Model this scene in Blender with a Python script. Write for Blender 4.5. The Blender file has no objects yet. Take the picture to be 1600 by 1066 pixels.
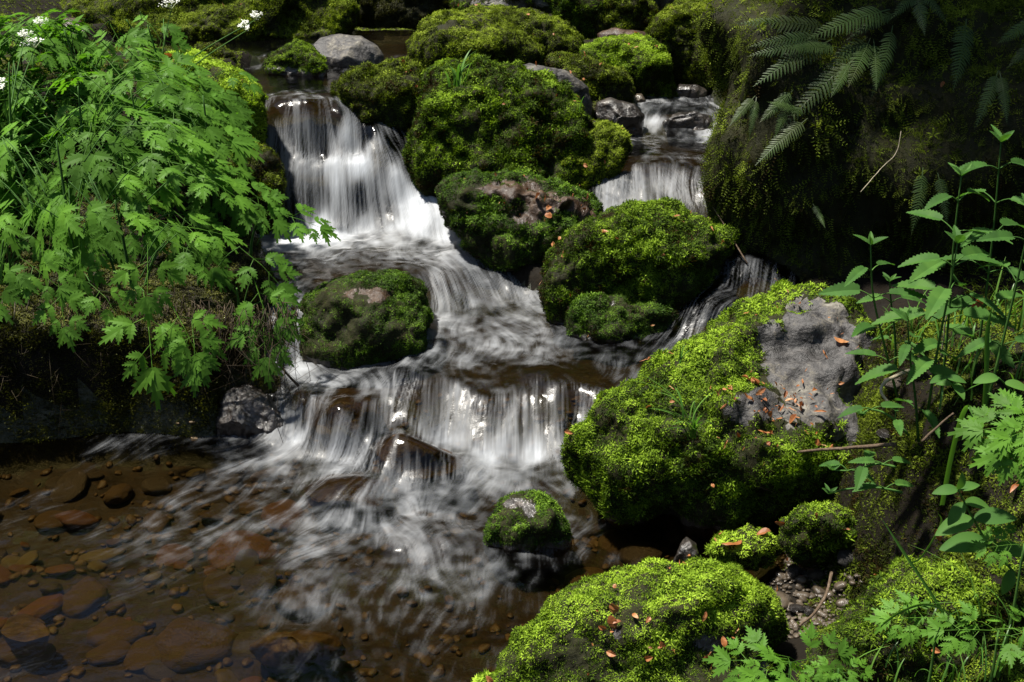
import bpy, math, random
import numpy as np
from mathutils import Vector, Matrix

# ------------------------------------------------------------------ camera, world, sun, exposure
rng = np.random.default_rng(7)
random.seed(7)
S = bpy.context.scene
COL = S.collection
CAM = np.array([0.0, 0.0, 1.7])
PITCH = math.radians(22.0)
FPX = 1600 * 40.0 / 36.0
FWD = np.array([0, math.cos(PITCH), -math.sin(PITCH)])
UP = np.array([0, math.sin(PITCH), math.cos(PITCH)])
RIGHT = np.array([1.0, 0, 0])
cd = bpy.data.cameras.new('camera')
cam = bpy.data.objects.new('camera', cd)
COL.objects.link(cam)
cam.location = CAM
cam.rotation_euler = (math.pi / 2 - PITCH, 0, 0)
cd.lens = 40
cd.sensor_width = 36
cd.clip_start = 0.05
cd.clip_end = 300
S.camera = cam

SUN_EL = math.radians(71)
SUN_AZ = math.radians(-82)        # clockwise from +Y (upstream); negative: from the left
SUN_DIR = np.array([math.sin(SUN_AZ) * math.cos(SUN_EL), math.cos(SUN_AZ) * math.cos(SUN_EL), math.sin(SUN_EL)])
W0 = bpy.data.worlds.new('World')
S.world = W0
W0.use_nodes = True
nt = W0.node_tree
sky = nt.nodes.new('ShaderNodeTexSky')
sky.sky_type = 'NISHITA'
sky.sun_disc = False
sky.sun_elevation = SUN_EL
sky.sun_rotation = SUN_AZ
nt.links.new(sky.outputs[0], nt.nodes['Background'].inputs[0])
nt.nodes['Background'].inputs[1].default_value = 0.07
sl = bpy.data.lights.new('sun', 'SUN')
sl.energy = 4.8
sl.angle = math.radians(2.5)
sl.color = (1.0, 0.95, 0.86)
sun = bpy.data.objects.new('sun', sl)
COL.objects.link(sun)
sun.location = (0, 0, 12)
sun.rotation_euler = Vector(SUN_DIR).to_track_quat('Z', 'Y').to_euler()
S.view_settings.view_transform = 'Standard'
S.view_settings.look = 'None'
S.view_settings.exposure = 1.25
S.cycles.max_bounces = 8
S.cycles.transparent_max_bounces = 16
S.cycles.caustics_reflective = False
S.cycles.caustics_refractive = False
S.cycles.use_denoising = True

# ------------------------------------------------------------------ picture -> world helpers
def pdir(px, py):
    px = np.asarray(px, float); py = np.asarray(py, float)
    u = (px - 800) / FPX; v = (533 - py) / FPX
    return FWD + u[..., None] * RIGHT + v[..., None] * UP
def at_t(px, py, t): return CAM + pdir(px, py) * np.asarray(t, float)[..., None]
def at_z(px, py, z):
    d = pdir(px, py); return CAM + d * ((np.asarray(z, float) - 1.7) / d[..., 2])[..., None]
def at_y(px, py, y):
    d = pdir(px, py); return CAM + d * (np.asarray(y, float) / d[..., 1])[..., None]
def project(P):
    q = P - CAM
    t = q @ FWD
    return 800 + FPX * (q @ RIGHT) / t, 533 - FPX * (q @ UP) / t

# ------------------------------------------------------------------ noise
def _hash(ix, iy, iz, seed):
    h = (ix.astype(np.int64) * 374761393 + iy.astype(np.int64) * 668265263 + iz.astype(np.int64) * 2147483647 + seed * 1274126177) & 0xFFFFFFFF
    h = ((h ^ (h >> 13)) * 1274126177) & 0xFFFFFFFF
    h = ((h ^ (h >> 16)) * 2246822519) & 0xFFFFFFFF
    return ((h ^ (h >> 15)) & 0xFFFFFF) / float(0xFFFFFF)
def noise(p, seed=0):
    i = np.floor(p); f = p - i; f = f * f * f * (f * (f * 6 - 15) + 10)
    x, y, z = i[..., 0], i[..., 1], i[..., 2]
    r = 0
    for dx in (0, 1):
        for dy in (0, 1):
            for dz in (0, 1):
                w = (f[..., 0] if dx else 1 - f[..., 0]) * (f[..., 1] if dy else 1 - f[..., 1]) * (f[..., 2] if dz else 1 - f[..., 2])
                r = r + w * _hash(x + dx, y + dy, z + dz, seed)
    return r * 2 - 1
def fbm(p, octv=4, seed=0, gain=0.5):
    a, s, r = 1.0, 0.0, 0.0
    for k in range(octv):
        r = r + a * noise(p * (2 ** k) + 17.3 * k, seed + k); s += a; a *= gain
    return r / s
def smooth(a, b, x):
    t = np.clip((x - a) / (b - a), 0, 1); return t * t * (3 - 2 * t)

# ------------------------------------------------------------------ mesh helpers
def mesh_from(name, V, F, mat=None, attrs=None, smooth_shade=True, mats=None, midx=None):
    V = np.asarray(V, np.float32); F = np.asarray(F, np.int32)
    me = bpy.data.meshes.new(name)
    k = F.shape[1]
    me.vertices.add(len(V)); me.vertices.foreach_set('co', V.ravel())
    me.loops.add(F.size); me.loops.foreach_set('vertex_index', F.ravel())
    me.polygons.add(len(F))
    me.polygons.foreach_set('loop_start', np.arange(0, F.size, k, dtype=np.int32))
    me.polygons.foreach_set('loop_total', np.full(len(F), k, np.int32))
    me.polygons.foreach_set('use_smooth', np.full(len(F), smooth_shade, bool))
    for m in (mats or [mat]):
        if m: me.materials.append(m)
    if midx is not None: me.polygons.foreach_set('material_index', np.asarray(midx, np.int32))
    for an, av in (attrs or {}).items():
        a = me.attributes.new(an, 'FLOAT', 'POINT'); a.data.foreach_set('value', np.asarray(av, np.float32))
    me.update(calc_edges=True)
    return me
def tag(o, label=None, cat=None, group=None, kind=None):
    for k, v in (('label', label), ('category', cat), ('group', group), ('kind', kind)):
        if v: o[k] = v
    return o
def obj(name, data, parent=None, loc=None):
    o = bpy.data.objects.new(name, data); COL.objects.link(o)
    if parent: o.parent = parent
    if loc is not None: o.location = loc
    return o
def vnormals(V, F):
    n = np.cross(V[F[:, 1]] - V[F[:, 0]], V[F[:, 2]] - V[F[:, 0]])
    out = np.zeros_like(V)
    for k in range(F.shape[1]): 
        for c in range(3): out[:, c] += np.bincount(F[:, k], n[:, c], len(V))
    return out / (np.linalg.norm(out, axis=1, keepdims=True) + 1e-12)
def tube(P, R, n=6):
    P = np.asarray(P, float); R = np.broadcast_to(np.asarray(R, float), (len(P),))
    T = np.gradient(P, axis=0); T /= np.linalg.norm(T, axis=1, keepdims=True) + 1e-12
    a = np.cross(T, [0.31, 0.2, 0.93]); bad = np.linalg.norm(a, axis=1) < 0.1
    a[bad] = np.cross(T[bad], [1, 0, 0]); a /= np.linalg.norm(a, axis=1, keepdims=True)
    b = np.cross(T, a)
    th = np.arange(n) * 2 * math.pi / n
    V = P[:, None] + R[:, None, None] * (np.cos(th)[None, :, None] * a[:, None] + np.sin(th)[None, :, None] * b[:, None])
    V = V.reshape(-1, 3); F = []
    for i in range(len(P) - 1):
        for j in range(n):
            q = i * n + j; r = i * n + (j + 1) % n
            F += [(q, r, r + n), (q, r + n, q + n)]
    V = np.vstack([V, P[:1], P[-1:]]); c0 = len(V) - 2; c1 = len(V) - 1
    for j in range(n):
        F += [(c0, (j + 1) % n, j), (c1, (len(P) - 1) * n + j, (len(P) - 1) * n + (j + 1) % n)]
    return V, np.array(F)
def curve(P, n):
    """smooth path through the points P (Catmull-Rom)"""
    P = np.asarray(P, float); Q = np.vstack([2 * P[0] - P[1], P, 2 * P[-1] - P[-2]])
    out = []
    for s in np.linspace(0, len(P) - 1 - 1e-6, n):
        i = int(s); t = s - i; a, b, c, d = Q[i:i + 4]
        out.append(0.5 * (2 * b + (c - a) * t + (2 * a - 5 * b + 4 * c - d) * t * t + (3 * b - a - 3 * c + d) * t ** 3))
    return np.array(out)
def join(parts):
    Vs, Fs, o = [], [], 0
    for V, F in parts:
        Vs.append(V); Fs.append(np.asarray(F) + o); o += len(V)
    return np.vstack(Vs), np.vstack(Fs)

# ------------------------------------------------------------------ materials
def new_mat(name):
    m = bpy.data.materials.new(name); m.use_nodes = True
    t = m.node_tree; t.nodes.clear()
    return m, t, t.nodes.new('ShaderNodeOutputMaterial')
def N(t, kind, **kw):
    n = t.nodes.new('ShaderNode' + kind)
    for k, v in kw.items():
        if k in n.inputs.keys(): n.inputs[k].default_value = v
        else: setattr(n, k, v)
    return n
def L(t, a, b): t.links.new(a, b)
def ramp(t, stops, interp='LINEAR'):
    r = t.nodes.new('ShaderNodeValToRGB'); e = r.color_ramp.elements; r.color_ramp.interpolation = interp
    while len(e) < len(stops): e.new(0.5)
    for x, (p, c) in zip(e, stops): x.position = p; x.color = (*c, 1)
    return r
def leafy(name, stops, rough=0.45, transl=0.35, spec=0.4, attr='tint', tcol=(1.25, 1.3, 0.6)):
    m, t, out = new_mat(name)
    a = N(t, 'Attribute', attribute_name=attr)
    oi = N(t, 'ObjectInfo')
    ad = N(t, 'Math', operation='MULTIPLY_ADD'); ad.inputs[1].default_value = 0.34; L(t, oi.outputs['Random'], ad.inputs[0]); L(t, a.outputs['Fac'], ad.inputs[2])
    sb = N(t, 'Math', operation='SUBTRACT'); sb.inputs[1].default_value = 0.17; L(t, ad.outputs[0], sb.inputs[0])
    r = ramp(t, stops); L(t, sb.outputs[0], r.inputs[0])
    p = N(t, 'BsdfPrincipled', Roughness=rough); p.inputs['Specular IOR Level'].default_value = spec
    L(t, r.outputs[0], p.inputs['Base Color'])
    mul = N(t, 'MixRGB', blend_type='MULTIPLY'); mul.inputs[0].default_value = 1; L(t, r.outputs[0], mul.inputs[1]); mul.inputs[2].default_value = (*tcol, 1)
    tr = N(t, 'BsdfTranslucent'); L(t, mul.outputs[0], tr.inputs[0])
    mx = N(t, 'MixShader'); mx.inputs[0].default_value = transl
    L(t, p.outputs[0], mx.inputs[1]); L(t, tr.outputs[0], mx.inputs[2]); L(t, mx.outputs[0], out.inputs[0])
    return m
def rocky(name, stops, rough=0.6, scale=9.0, bump=0.5, spec=0.4, wet=0.0, fine=60.0):
    m, t, out = new_mat(name)
    tc = N(t, 'TexCoord')
    n1 = N(t, 'TexNoise', Scale=scale, Detail=8.0, Roughness=0.65); L(t, tc.outputs['Object'], n1.inputs['Vector'])
    n2 = N(t, 'TexNoise', Scale=fine, Detail=6.0, Roughness=0.7); L(t, tc.outputs['Object'], n2.inputs['Vector'])
    mixf = N(t, 'Mix'); mixf.inputs[0].default_value = 0.4; L(t, n1.outputs[0], mixf.inputs[2]); L(t, n2.outputs[0], mixf.inputs[3])
    r = ramp(t, stops); L(t, mixf.outputs[0], r.inputs[0])
    p = N(t, 'BsdfPrincipled'); p.inputs['Specular IOR Level'].default_value = spec
    L(t, r.outputs[0], p.inputs['Base Color'])
    rr = N(t, 'MapRange'); rr.inputs[1].default_value = 0.3; rr.inputs[2].default_value = 0.7
    rr.inputs[3].default_value = max(0.05, rough - 0.2); rr.inputs[4].default_value = min(1, rough + 0.2)
    L(t, n1.outputs[0], rr.inputs[0]); L(t, rr.outputs[0], p.inputs['Roughness'])
    if wet: p.inputs['Coat Weight'].default_value = wet; p.inputs['Coat Roughness'].default_value = 0.12
    b1 = N(t, 'Bump', Strength=bump, Distance=0.02); L(t, n1.outputs[0], b1.inputs['Height'])
    b2 = N(t, 'Bump', Strength=bump, Distance=0.004); L(t, n2.outputs[0], b2.inputs['Height']); L(t, b1.outputs[0], b2.inputs['Normal'])
    L(t, b2.outputs[0], p.inputs['Normal'])
    if wet: L(t, b1.outputs[0], p.inputs['Coat Normal'])
    L(t, p.outputs[0], out.inputs[0])
    return m
M = {}
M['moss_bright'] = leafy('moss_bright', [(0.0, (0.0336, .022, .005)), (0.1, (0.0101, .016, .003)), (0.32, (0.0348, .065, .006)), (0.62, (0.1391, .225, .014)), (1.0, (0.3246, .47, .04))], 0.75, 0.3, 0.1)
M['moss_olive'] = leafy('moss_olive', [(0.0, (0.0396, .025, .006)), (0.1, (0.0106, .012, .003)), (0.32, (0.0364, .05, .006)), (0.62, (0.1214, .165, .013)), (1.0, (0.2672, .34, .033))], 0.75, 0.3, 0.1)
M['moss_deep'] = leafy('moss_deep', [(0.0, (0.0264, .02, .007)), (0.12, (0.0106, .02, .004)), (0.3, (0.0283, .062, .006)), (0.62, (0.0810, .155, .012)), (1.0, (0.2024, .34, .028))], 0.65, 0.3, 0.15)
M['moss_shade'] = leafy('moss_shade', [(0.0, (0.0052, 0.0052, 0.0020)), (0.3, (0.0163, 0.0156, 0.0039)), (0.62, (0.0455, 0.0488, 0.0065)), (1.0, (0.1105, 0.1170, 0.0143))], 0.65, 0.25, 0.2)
M['umbel_leaf'] = leafy('umbel_leaf', [(0.0, (.03, .075, .009)), (0.5, (.085, .20, .021)), (1.0, (.16, .34, .03))], 0.55, 0.42, 0.15, tcol=(1.1, 1.25, .45))
M['nettle_leaf'] = leafy('nettle_leaf', [(0.0, (.022, .055, .014)), (0.5, (.05, .125, .024)), (1.0, (.10, .21, .036))], 0.6, 0.38, 0.12, tcol=(1.1, 1.25, .5))
M['fern_leaf'] = leafy('fern_leaf', [(0.0, (.10, .055, .02)), (0.25, (.04, .05, .012)), (0.6, (.045, .085, .018)), (1.0, (.09, .14, .035))], 0.5, 0.25, 0.3)
M['grass'] = leafy('grass', [(0.0, (.03, .07, .012)), (0.5, (.07, .18, .025)), (1.0, (.16, .30, .05))], 0.4, 0.4, 0.4)
M['plant_stem'] = leafy('plant_stem', [(0.0, (.02, .05, .012)), (0.5, (.045, .11, .02)), (1.0, (.09, .18, .035))], 0.7, 0.0, 0.12)
M['petal'] = leafy('petal', [(0.0, (.45, .5, .3)), (0.4, (.7, .72, .62)), (1.0, (.85, .85, .8))], 0.6, 0.3, 0.2, tcol=(1, 1, .95))
M['dead_leaf'] = leafy('dead_leaf', [(0.0, (.07, .025, .008)), (0.35, (.22, .075, .022)), (0.7, (.36, .16, .06)), (1.0, (.48, .33, .19))], 0.5, 0.2, 0.35, tcol=(1.1, .8, .5))
M['root'] = leafy('root', [(0.0, (.008, .006, .003)), (0.5, (.022, .015, .007)), (1.0, (.055, .04, .02))], 0.7, 0.0, 0.2)
M['moss_soil'] = rocky('moss_soil', [(0.3, (.006, .007, .003)), (0.55, (.02, .02, .007)), (0.75, (.04, .032, .015))], 0.85, 14, 0.8, 0.15)
M['soil'] = rocky('soil', [(0.3, (0.0028, 0.0022, 0.0011)), (0.55, (0.0077, 0.0055, 0.0028)), (0.75, (0.0165, 0.0110, 0.0055))], 0.85, 10, 0.8, 0.15)
M['rock_grey'] = rocky('rock_grey', [(0.39, (0.0066, 0.0059, 0.0053)), (0.45, (0.0264, 0.0244, 0.0238)), (0.51, (0.0561, 0.0528, 0.0508)), (0.56, (0.0924, 0.0825, 0.0660)), (0.62, (0.1716, 0.1617, 0.1353))], 0.55, 10, 1.0, 0.4, fine=55.0)
M['rock_brown'] = rocky('rock_brown', [(0.32, (.010, .005, .003)), (0.5, (.035, .018, .008)), (0.7, (.095, .052, .026))], 0.5, 13, 0.9, 0.4, 0.1)
M['rock_wet'] = rocky('rock_wet', [(0.4, (.007, .006, .005)), (0.52, (.022, .017, .013)), (0.62, (.06, .045, .033))], 0.4, 10, 0.9, 0.5, 0.35)
M['stone_river'] = rocky('stone_river', [(0.3, (.025, .016, .006)), (0.5, (.075, .046, .017)), (0.7, (.17, .11, .045))], 0.5, 14, 0.5, 0.4)
M['stone_tan'] = rocky('stone_tan', [(0.3, (.05, .038, .017)), (0.5, (.13, .10, .042)), (0.7, (.26, .2, .09))], 0.5, 14, 0.5, 0.4)
M['stone_rust'] = rocky('stone_rust', [(0.3, (.04, .018, .006)), (0.5, (.12, .052, .016)), (0.7, (.24, .115, .04))], 0.5, 14, 0.5, 0.4)
M['stone_dark'] = rocky('stone_dark', [(0.3, (.02, .016, .012)), (0.5, (.05, .038, .025)), (0.7, (.10, .075, .05))], 0.45, 8, 0.5, 0.4, 0.12)
M['bed'] = rocky('bed', [(0.32, (.007, .005, .0025)), (0.5, (.02, .013, .005)), (0.66, (.05, .032, .012))], 0.6, 16, 0.6, 0.3)
M['fall_rock'] = rocky('fall_rock', [(0.3, (.006, .008, .004)), (0.5, (.02, .024, .009)), (0.7, (.055, .05, .022))], 0.45, 14, 0.9, 0.4)
M['twig'] = rocky('twig', [(0.3, (.04, .025, .015)), (0.55, (.10, .07, .045)), (0.75, (.18, .14, .10))], 0.7, 30, 0.5, 0.2)
M['twig_pale'] = rocky('twig_pale', [(0.3, (.2, .17, .11)), (0.6, (.42, .36, .25))], 0.7, 30, 0.3, 0.2)

# ------------------------------------------------------------------ the stream: heights, foam and flow read off the photo
# (px, py, 'z' height or 'y' distance, value, foam 0-1, flow as a direction in the picture)
WC = [
 # lower pool
 (50,720,'z',0,0,-1,.2),(200,760,'z',0,0,-1,.2),(-200,800,'z',0,0,-1,.2),(50,900,'z',0,0,-1,.3),(200,1000,'z',0,0.031,-1,.5),(-250,1050,'z',0,0,-1,.3),
 (300,720,'z',0,0.0496,-1,.3),(330,790,'z',0,0.186,-1,.45),(420,790,'z',.005,0.223,-1,.4),(520,860,'z',0,0.288,-.8,.6),(650,850,'z',.012,0.44,-.4,1),(760,870,'z',.008,0.336,-.1,1),
 (560,905,'z',-.005,0.236,-.4,1),(700,915,'z',-.01,0.298,-.1,1),(650,960,'z',.0,0.174,-.2,1),(500,1010,'z',0,0.136,-.5,1),(350,910,'z',0,0.0992,-1,.4),(750,1000,'z',0,0.136,-.3,1),
 (900,920,'z',0,0.0124,.3,1),(1000,830,'z',0,0.016,-.6,.3),(1050,800,'z',0,0,-.6,.3),(950,780,'z',0,0.048,.6,.5),(870,760,'z',.006,0.288,.9,.5),(600,1060,'z',0,0.124,-.3,1),(300,1070,'z',0,0.062,-.6,1),
 (800,960,'z',0,0.124,-.2,1),(740,830,'z',.008,0.288,-.2,1),
 (1230,920,'z',-.01,0,-1,.2),(1150,860,'z',0,0,-1,.2),
 # foot of the lower cascade
 (380,700,'z',.002,.22,-1,.3),(450,705,'z',.012,.75,-1,.5),(540,705,'z',.015,.7,-.8,.5),(600,770,'z',.0,.62,-.5,1),(700,770,'z',.01,.5,-.3,1),(780,745,'z',.015,.6,-.1,1),(860,725,'z',.015,.5,.6,1),
 (540,765,'z',.02,.30,-.8,.5),
 # boulders under the water film
 (650,705,'z',.062,.18,.3,1),(625,690,'z',.085,.3,-.3,1),(700,735,'z',.03,.3,.2,1),
 (540,655,'z',.10,.2,-.2,1),(540,620,'z',.125,.08,-.2,1),(590,665,'z',.06,.45,-.3,1),(500,660,'z',.085,.15,-.3,1),
 (465,655,'z',.055,.6,-.1,1),(462,622,'z',.115,.2,-.1,1),(470,690,'z',.015,.85,-.3,1),
 # main lower cascade
 (640,600,'z',.145,0.24,-.6,1),(700,590,'z',.152,0.24,-.35,1),(780,585,'z',.155,0.288,-.15,1),(860,585,'z',.155,0.224,.05,1),(910,590,'z',.15,0.12,.2,1),
 (620,645,'z',.09,0.288,-.55,1),(720,650,'z',.085,0.48,-.3,1),(800,650,'z',.085,0.496,-.15,1),(880,640,'z',.10,0.32,.0,1),
 (700,700,'z',.025,0.7,-.2,1),(760,712,'z',.02,0.75,-.1,1),(830,712,'z',.02,0.8,.1,1),(900,655,'z',.08,0.176,-.6,1),(935,612,'z',.15,0.12,-.4,1),
 # the run between the falls
 (700,545,'z',.175,0.36,-.3,1),(760,515,'z',.185,0.496,.4,1),(820,488,'z',.19,0.44,.8,.5),(850,540,'z',.17,0.36,.3,1),(930,560,'z',.165,0.2,-.8,.5),(680,565,'z',.168,0.28,-.5,1),(740,560,'z',.168,0.4,-.2,1),(800,550,'z',.17,0.44,.1,1),
 (870,500,'z',.185,0.28,.7,.6),
 # shelf to the left and its little spout
 (460,580,'z',.13,.8,.4,1),(520,590,'z',.13,.45,.6,.5),(585,598,'z',.135,.3,.3,.8),(430,600,'z',.125,.15,0,1),
 (455,560,'z',.14,.7,.0,1),(460,520,'z',.215,.5,-.05,1),(465,470,'z',.29,.4,-.1,1),(475,440,'z',.305,.25,-.6,1),
 # middle pool
 (450,400,'z',.31,.5,.1,1),(550,400,'z',.31,.32,.3,1),(650,395,'z',.31,.35,.5,1),(490,420,'z',.308,.12,-.4,1),(560,425,'z',.308,.04,.2,.6),(640,420,'z',.302,.25,.7,.8),
 (430,370,'z',.315,.95,0,1),(500,372,'z',.315,.95,.1,1),(580,375,'z',.315,.85,.2,1),(680,370,'z',.315,.8,.5,1),
 (680,420,'z',.3,.4,.6,1),(720,400,'z',.305,.55,.7,1),(700,460,'z',.245,.45,.5,1),(750,440,'z',.25,.5,.8,1),(700,505,'z',.195,.65,.4,1),(790,470,'z',.195,.6,.8,.8),(660,460,'z',.25,.3,.3,1),
 # main fall
 (430,352,'y',4.74,1.05,-.05,1),(500,355,'y',4.73,1.05,0,1),(570,358,'y',4.71,1,.05,1),(640,350,'y',4.66,1,.3,1),(700,335,'y',4.66,1,.5,1),
 (440,285,'y',4.84,0.531,-.05,1),(500,240,'y',4.99,0.413,0,1),(555,240,'y',4.98,0.59,.1,1),(470,256,'y',4.87,0.649,-.05,1),(520,256,'y',4.86,0.885,0,1),(560,256,'y',4.85,1,.15,1),(455,320,'y',4.78,0.3,0,1),(540,335,'y',4.745,0.59,0,1),(620,270,'y',4.83,0.885,.4,1),(670,300,'y',4.78,0.944,.6,1),
 (490,300,'y',4.80,0.2,-.03,1),(560,305,'y',4.79,0.3,.05,1),(600,330,'y',4.73,0.413,.1,1),(640,310,'y',4.77,1.05,.35,1),
 (430,210,'y',5.0,0.649,-.1,1),(480,205,'y',5.02,0.649,-.05,1),(540,210,'y',5.0,0.708,.12,1),(590,225,'y',4.95,0.59,.4,1),(640,260,'y',4.9,0.413,.6,1),
 (430,172,'y',5.05,0.02,-.1,1),(480,168,'y',5.05,0.05,0,1),(530,178,'y',5.05,0.04,.3,1),(580,200,'y',5.0,0.06,.6,1),(610,225,'y',4.97,0.1,.7,1),(655,270,'y',4.93,0.1,.7,1),(690,310,'y',4.85,0.2,.7,1),
 # upper pool
 (450,140,'z',.79,0,.0,1),(500,130,'z',.792,.0,.1,1),(540,150,'z',.785,.0,.3,1),(400,120,'z',.8,0,.6,.4),(600,75,'z',.8,0,-.5,.2),(350,70,'z',.8,0,.6,.1),(500,50,'z',.8,0,.2,.2),(620,60,'z',.8,0,-.3,.2),(300,80,'z',.8,0,1,.1),(150,75,'z',.8,0,1,.1),(680,45,'z',.8,0,-1,.1),(520,108,'z',.797,.2,0,1),
 # right branch
 (1050,147,'z',.65,.45,0,1),(1090,150,'z',.65,.3,0,1),(1010,160,'z',.648,.45,.1,1),(1050,176,'z',.642,.06,0,1),(1015,188,'z',.615,.75,0,1),(1105,188,'z',.61,.45,0,1),(1010,203,'z',.578,.5,0,1),(1050,207,'z',.578,.15,0,1),(1110,205,'z',.578,.5,0,1),
 (1050,230,'z',.575,.0,0,1),(980,240,'z',.57,.06,0,1),(1100,235,'z',.573,.08,0,1),(980,258,'z',.565,.4,-.2,1),(1030,258,'z',.57,.3,0,1),(1080,258,'z',.57,.3,.05,1),(1120,265,'z',.56,.25,.4,1),
 (965,290,'z',.51,.7,-.3,1),(1040,285,'z',.52,.65,0,1),(1110,295,'z',.51,.4,.4,1),(970,320,'z',.45,.8,-.2,1),(1010,325,'z',.445,.55,.3,.6),(1080,330,'z',.44,.3,.6,.6),(1130,330,'z',.44,.25,.5,1),
 (1150,360,'z',.42,0.066,.1,1),(1160,395,'z',.41,0.138,0,1),(1160,420,'z',.375,0.303,-.1,1),(1165,450,'z',.33,0.248,-.3,1),(1120,475,'z',.3,0.22,-.8,.6),(1100,500,'z',.255,0.275,-.4,1),(1085,520,'z',.22,0.22,-.5,1),(1060,540,'z',.19,.25,-.8,.4),(1000,560,'z',.172,.2,-1,.3),
]
cpx = np.array([c[0] for c in WC], float); cpy = np.array([c[1] for c in WC], float)
WP = np.array([at_z(np.float64(c[0]), np.float64(c[1]), c[3]) if c[2] == 'z' else at_y(np.float64(c[0]), np.float64(c[1]), c[3]) for c in WC])
WFOAM = np.array([c[4] for c in WC])
fl = np.array([[c[5], c[6]] for c in WC], float); fl /= np.linalg.norm(fl, axis=1, keepdims=True)
_zpx = lambda X, Y: np.array([(lambda w: (w * WP[:, 2]).sum() / w.sum())(1.0 / ((x - cpx) ** 2 + (y - cpy) ** 2 + 500) ** 1.5) for x, y in zip(X, Y)])
_dz = np.minimum(0, _zpx(cpx + fl[:, 0] * 16, cpy + fl[:, 1] * 16) - _zpx(cpx, cpy))
_q = at_z(cpx + fl[:, 0] * 16, cpy + fl[:, 1] * 16, WP[:, 2] + _dz) - WP
WFLOW = _q[:, :2] / np.linalg.norm(_q[:, :2], axis=1, keepdims=True)
_D = np.linalg.norm(WP[:, None, :2] - WP[None, :, :2], axis=2)
_A = np.block([[-(_D + 0.012 * np.eye(len(WP))), np.ones((len(WP), 1))], [np.ones((1, len(WP))), np.zeros((1, 1))]])
_wc = np.linalg.solve(_A, np.append(WP[:, 2], 0))
HUMP = [(at_z(np.float64(x), np.float64(y), z)[:2], a, rx, ry) for x, y, z, a, rx, ry in
        [(540,655,.10,.045,.11,.08),(655,712,.05,.05,.12,.07),(540,765,.01,.03,.11,.07),(650,590,.15,.02,.12,.08),(850,590,.15,.025,.14,.08),(460,1005,0,.02,.10,.06),(745,635,.11,.035,.20,.11),(655,640,.10,.028,.09,.09),(880,625,.12,.03,.10,.08),(700,850,.0,.018,.16,.08),(560,890,0,.012,.2,.07)]]
def hump(xy, w=1.0):
    return [a * np.exp(-(((xy[:, 0] - c[0]) / (rx * w)) ** 2 + ((xy[:, 1] - c[1]) / (ry * w)) ** 2)) for c, a, rx, ry in HUMP]
def water_z(xy):
    xy0 = xy; p3 = np.column_stack([xy, np.zeros(len(xy))]); k = (.11 * smooth(4.35, 3.9, xy[:, 1]) + .03)[:, None]
    xy = xy + k * np.column_stack([.5 * fbm(p3 * 4.2, 3, 91), fbm(p3 * 4.2 + 7, 3, 92)])
    out = np.empty(len(xy))
    for i in range(0, len(xy), 60000):
        d = np.linalg.norm(xy[i:i + 60000, None] - WP[None, :, :2], axis=2)
        out[i:i + 60000] = -(d @ _wc[:-1]) + _wc[-1]
    return np.clip(out, -0.02, 0.805) + sum(hump(xy0))
def idw(xy, vals, p=3.0):
    vals = np.atleast_2d(vals.T).T
    out = np.empty((len(xy), vals.shape[1]))
    for i in range(0, len(xy), 60000):
        w = 1.0 / (((xy[i:i + 60000, None] - WP[None, :, :2]) ** 2).sum(2) + 2e-4) ** (p / 2)
        out[i:i + 60000] = (w @ vals) / w.sum(1, keepdims=True)
    return out
def wz_px(px, py):
    w = 1.0 / ((px - cpx) ** 2 + (py - cpy) ** 2 + 25) ** 1.5
    return float((w * WP[:, 2]).sum() / w.sum())
def wpt(px, py): return at_z(np.float64(px), np.float64(py), wz_px(px, py))

CH = [((300,75),(610,70),.62),((500,110),(490,180),.36),((480,180),(560,260),.36),((500,260),(590,380),.40),((560,385),(620,430),.42),((620,430),(740,500),.32),((740,500),(880,560),.32),((650,590),(860,590),.35),
      ((480,590),(600,590),.13),((470,430),(458,575),.10),((760,640),(760,740),.45),((520,640),(520,720),.28),((480,720),(960,770),.42),((-400,900),(830,890),.5),((-400,780),(500,760),.45),((-300,1080),(650,1080),.7),((900,800),(1080,830),.22),
      ((1060,150),(1055,200),.2),((1050,200),(1050,300),.27),((1040,300),(1140,350),.2),((1150,350),(1165,440),.11),((1165,440),(1090,520),.10),((1090,520),(960,570),.16),((1000,880),(1090,870),.06)]
CHW = [(wpt(*a)[:2], wpt(*b)[:2], r) for a, b, r in CH]
def channel_sd(xy):
    sd = np.full(len(xy), 9.0)
    for a, b, r in CHW:
        ab = b - a; t = np.clip(((xy - a) @ ab) / (ab @ ab + 1e-9), 0, 1)
        sd = np.minimum(sd, np.linalg.norm(xy - a - t[:, None] * ab, axis=1) - r)
    # the pool runs on downstream, past the photographer
    sd = np.minimum(sd, np.maximum(np.abs(xy[:, 0] + 0.55 + 0.25 * (xy[:, 1] - 1.5)) - 1.15, xy[:, 1] - 2.2))
    return sd
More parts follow.
